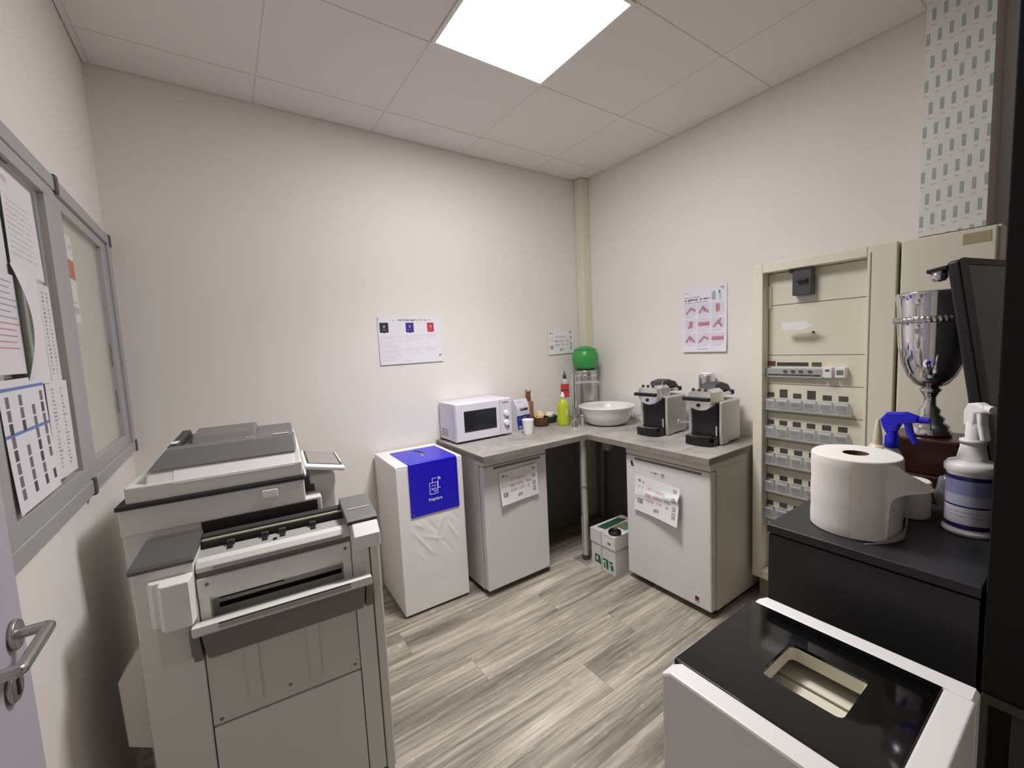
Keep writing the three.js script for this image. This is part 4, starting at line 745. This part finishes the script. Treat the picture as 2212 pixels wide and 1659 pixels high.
// paper rolls
const tissue = mat('#e6e1da', 0.92, { bumpMap: wallBump, bumpScale: 0.0008 });
function roll(name, label, r, h, core, p, tail) {
  const T = thing(name, label, 'paper roll', p);
  const pts = [[core, 0.002], [r - 0.003, 0], [r, 0.003]]; for (let i = 1; i < 8; i++) pts.push([r + 0.0008 * Math.sin(i * 2.1), h * i / 8]); pts.push([r, h - 0.004], [r - 0.004, h], [core, h - 0.001]);
  part(T, 'paper', lathe(pts, 56), tissue);
  part(T, 'core', lathe([[core, h - 0.001], [core, 0.002], [core - 0.0018, 0.002], [core - 0.0018, h - 0.001], [core, h - 0.001]], 36), mat('#6b4f3c', 0.9));
  if (tail) tail(T);
}
roll('kitchen_roll', 'large white paper roll with its end hanging loose', 0.102, 0.216, 0.030, [-1.082, HB, 2.162], (T) => {
  // loose end: leaves the roll on its near right side, hangs to the top of the cabinet
  const nx = 26, ny = 26, pos = [], idx = [], r = 0.1035, t = 0.0008;
  const pt = (u, v, o) => {
    const a0 = R(30 + 62 * 0), s = u * (0.079 + 0.008 * v + 0.078 * Math.exp(-Math.pow((v - 0.80) / 0.14, 2)));                    // s: length along the sheet
    const onRoll = 0.075; let x, z, y = 0.003 + v * 0.209;
    const A = (q) => R(168 - q / r * 180 / Math.PI);                          // angle measured from +x towards +z
    if (s < onRoll) { const a = A(s); x = (r + o) * Math.cos(a); z = (r + o) * Math.sin(a); }
    else {
      const a = A(onRoll), q = s - onRoll, tx = Math.sin(a), tz = -Math.cos(a);
      const lift = 0.50 * q + 0.02 * Math.sin(v * 5) * q * 5;
      x = (r + o) * Math.cos(a) + tx * q + Math.cos(a) * lift; z = (r + o) * Math.sin(a) + tz * q * 1.0 + Math.sin(a) * lift;
      y -= 0.25 * q * v; y = Math.max(0.002, y);
    }
    return [x, y, z];
  };
  for (const o of [0, t]) for (let j = 0; j <= ny; j++) for (let i = 0; i <= nx; i++) pos.push(...pt(i / nx, j / ny, o));
  const n1 = (nx + 1) * (ny + 1);
  for (let j = 0; j < ny; j++) for (let i = 0; i < nx; i++) { const a = j * (nx + 1) + i, b = a + 1, c = a + nx + 1, d = c + 1; idx.push(a, c, b, b, c, d, n1 + a, n1 + b, n1 + c, n1 + b, n1 + d, n1 + c); }
  const edge = (a, b) => idx.push(a, b, n1 + a, b, n1 + b, n1 + a);
  for (let i = 0; i < nx; i++) { edge(i, i + 1); edge(ny * (nx + 1) + i + 1, ny * (nx + 1) + i); } for (let j = 0; j < ny; j++) edge((j + 1) * (nx + 1) + nx, j * (nx + 1) + nx);
  const g = new THREE.BufferGeometry(); g.setAttribute('position', new THREE.Float32BufferAttribute(pos, 3)); g.setIndex(idx); g.computeVertexNormals();
  const uv = new Float32Array(pos.length / 3 * 2); g.setAttribute('uv', new THREE.BufferAttribute(uv, 2));
  part(T, 'loose_sheet', g, tissue);
  const tg = new THREE.BoxGeometry(1, 1, 1, 20, 1, 3), tp = tg.attributes.position;
  for (let i = 0; i < tp.count; i++) {
    const u = tp.getX(i) + 0.5, v = tp.getZ(i), k = tp.getY(i);
    const cx = 0.035 - 0.145 * u, cz = 0.104 + 0.012 * Math.sin(u * 3.1) - 0.050 * Math.pow(u, 1.6), wd = 0.050 * Math.pow(1 - u, 0.7) + 0.007, lean = 1 - 0.75 * u;
    tp.setXYZ(i, cx + 0.006 * v, 0.0012 + (v + 0.5) * wd * lean + k * 0.0009 * (1 - lean), cz + (v + 0.5) * wd * (lean - 1) * -0.6 + k * 0.0009 * lean);
  }
  tg.computeVertexNormals(); part(T, 'torn_tail', tg, tissue);
});
roll('toilet_roll', 'small white paper roll behind the large paper roll', 0.043, 0.11, 0.018, [-0.872, HB, 2.238]);
// sprays and bottles
{
  const T = thing('trigger_spray', 'spray bottle with a bright blue trigger head', 'spray bottle', [-0.945, HB, 2.207], R(-8));
  part(T, 'bottle', lathe([[0, 0], [0.030, 0], [0.032, 0.005], [0.032, 0.14], [0.026, 0.19], [0.013, 0.215], [0.013, 0.235], [0, 0.235]], 32), mat('#d6d8da', 0.3, { transmission: 0.3, thickness: 0.02 }));
  const b = mat('#1b17c9', 0.35);
  const head = part(T, 'spray_head', mergeGeometries([lathe([[0, 0.215], [0.017, 0.215], [0.017, 0.245], [0.013, 0.255], [0.012, 0.285], [0, 0.285]], 24).toNonIndexed(),
    profile([[-0.020, 0.275], [-0.026, 0.296], [-0.010, 0.318], [0.030, 0.322], [0.058, 0.312], [0.060, 0.296], [0.02, 0.288], [0.012, 0.266], [-0.012, 0.258]], -0.014, 0.014, 0.005)].map((g) => { g.deleteAttribute('uv'); return g; })), b);
  part(head, 'nozzle', cyl(0.009, 0.0075, 0.022, 16).rotateX(Math.PI / 2).translate(0, 0.303, 0.058), b);
  part(head, 'trigger', profile([[0.024, 0.305], [0.040, 0.300], [0.046, 0.27], [0.058, 0.235], [0.050, 0.230], [0.034, 0.262]], -0.010, 0.010, 0.004), b);
}
{
  const T = thing('cleaner_spray', 'white cleaning spray with a violet label and white trigger head', 'spray bottle', [-0.905, HB, 2.362], R(-50));
  const wrap = canvasTex(512, 256, (c, w, h) => {
    c.fillStyle = '#2f2a63'; c.fillRect(0, 0, w, h); c.fillStyle = '#8f8fb8'; c.fillRect(150, 20, 300, 110); c.fillStyle = '#b9bacb'; c.fillRect(150, 92, 300, 50); c.fillStyle = '#cfcdd4'; c.fillRect(150, 150, 300, 84);
    c.fillStyle = '#e8e6ea'; c.fillRect(118, 0, 16, h); marks(c, 170, 170, 200, 9, '#8d8a96'); marks(c, 170, 190, 230, 9, '#8d8a96'); c.fillStyle = '#5a2340'; c.fillRect(184, 206, 14, 14);
  });
  part(T, 'bottle', lathe([[0, 0], [0.050, 0], [0.053, 0.006], [0.053, 0.012], [0.0475, 0.018], [0.0475, 0.165], [0.053, 0.172], [0.053, 0.186], [0.046, 0.196], [0.030, 0.202], [0.024, 0.236], [0.024, 0.25], [0, 0.25]], 44), M.white);
  part(T, 'label', new THREE.CylinderGeometry(0.0482, 0.0482, 0.142, 44, 1, true).rotateY(R(93)).translate(0, 0.091, 0), mat('#ffffff', 0.35, { map: wrap }));
  const head = part(T, 'spray_head', mergeGeometries([lathe([[0, 0.245], [0.026, 0.245], [0.026, 0.256], [0.016, 0.260], [0.015, 0.30], [0, 0.30]], 28).toNonIndexed(),
    profile([[-0.020, 0.29], [-0.022, 0.330], [-0.008, 0.352], [0.02, 0.358], [0.044, 0.350], [0.046, 0.334], [0.016, 0.326], [0.012, 0.290]], -0.012, 0.012, 0.005)].map((g) => { g.deleteAttribute('uv'); return g; })), M.white);
  part(head, 'nozzle', cyl(0.011, 0.010, 0.022, 18).rotateX(Math.PI / 2).translate(0, 0.343, 0.040), M.white);
  part(head, 'trigger', profile([[0.018, 0.334], [0.034, 0.332], [0.036, 0.30], [0.046, 0.262], [0.036, 0.258], [0.024, 0.295]], -0.010, 0.010, 0.004), M.white);
}
{
  const T = thing('nozzle_bottle', 'cream plastic bottle with a pointed nozzle', 'bottle', [-0.86, HB, 2.152]);
  part(T, 'bottle', lathe([[0, 0], [0.024, 0], [0.026, 0.005], [0.026, 0.18], [0.018, 0.20], [0, 0.20]], 28), mat('#d9cfae', 0.4));
  part(T, 'nozzle', lathe([[0.012, 0.20], [0.012, 0.222], [0.009, 0.25], [0.005, 0.276], [0, 0.283]], 24), mat('#d9cfae', 0.4));
  const g = new THREE.IcosahedronGeometry(1, 4), p = g.attributes.position;
  for (let i = 0; i < p.count; i++) { const x = p.getX(i), y = p.getY(i), z = p.getZ(i), k = 0.8 + 0.5 * (fbm(x * 2.2 + 5, y * 2.2 + z * 1.7 + 9, 3) - 0.3); p.setXYZ(i, x * 0.020 * k, y * 0.062 * k, z * 0.026 * k); }
  g.computeVertexNormals();
  single('plastic_wrapper', 'crumpled clear plastic wrapper before the trophy plinth', 'wrapper', g, mat('#e9e9ee', 0.08, { transmission: 0.8, thickness: 0, ior: 1.3 }), [-0.815, HB + 0.075, 2.302]);
}
renderer.render(scene, camera);
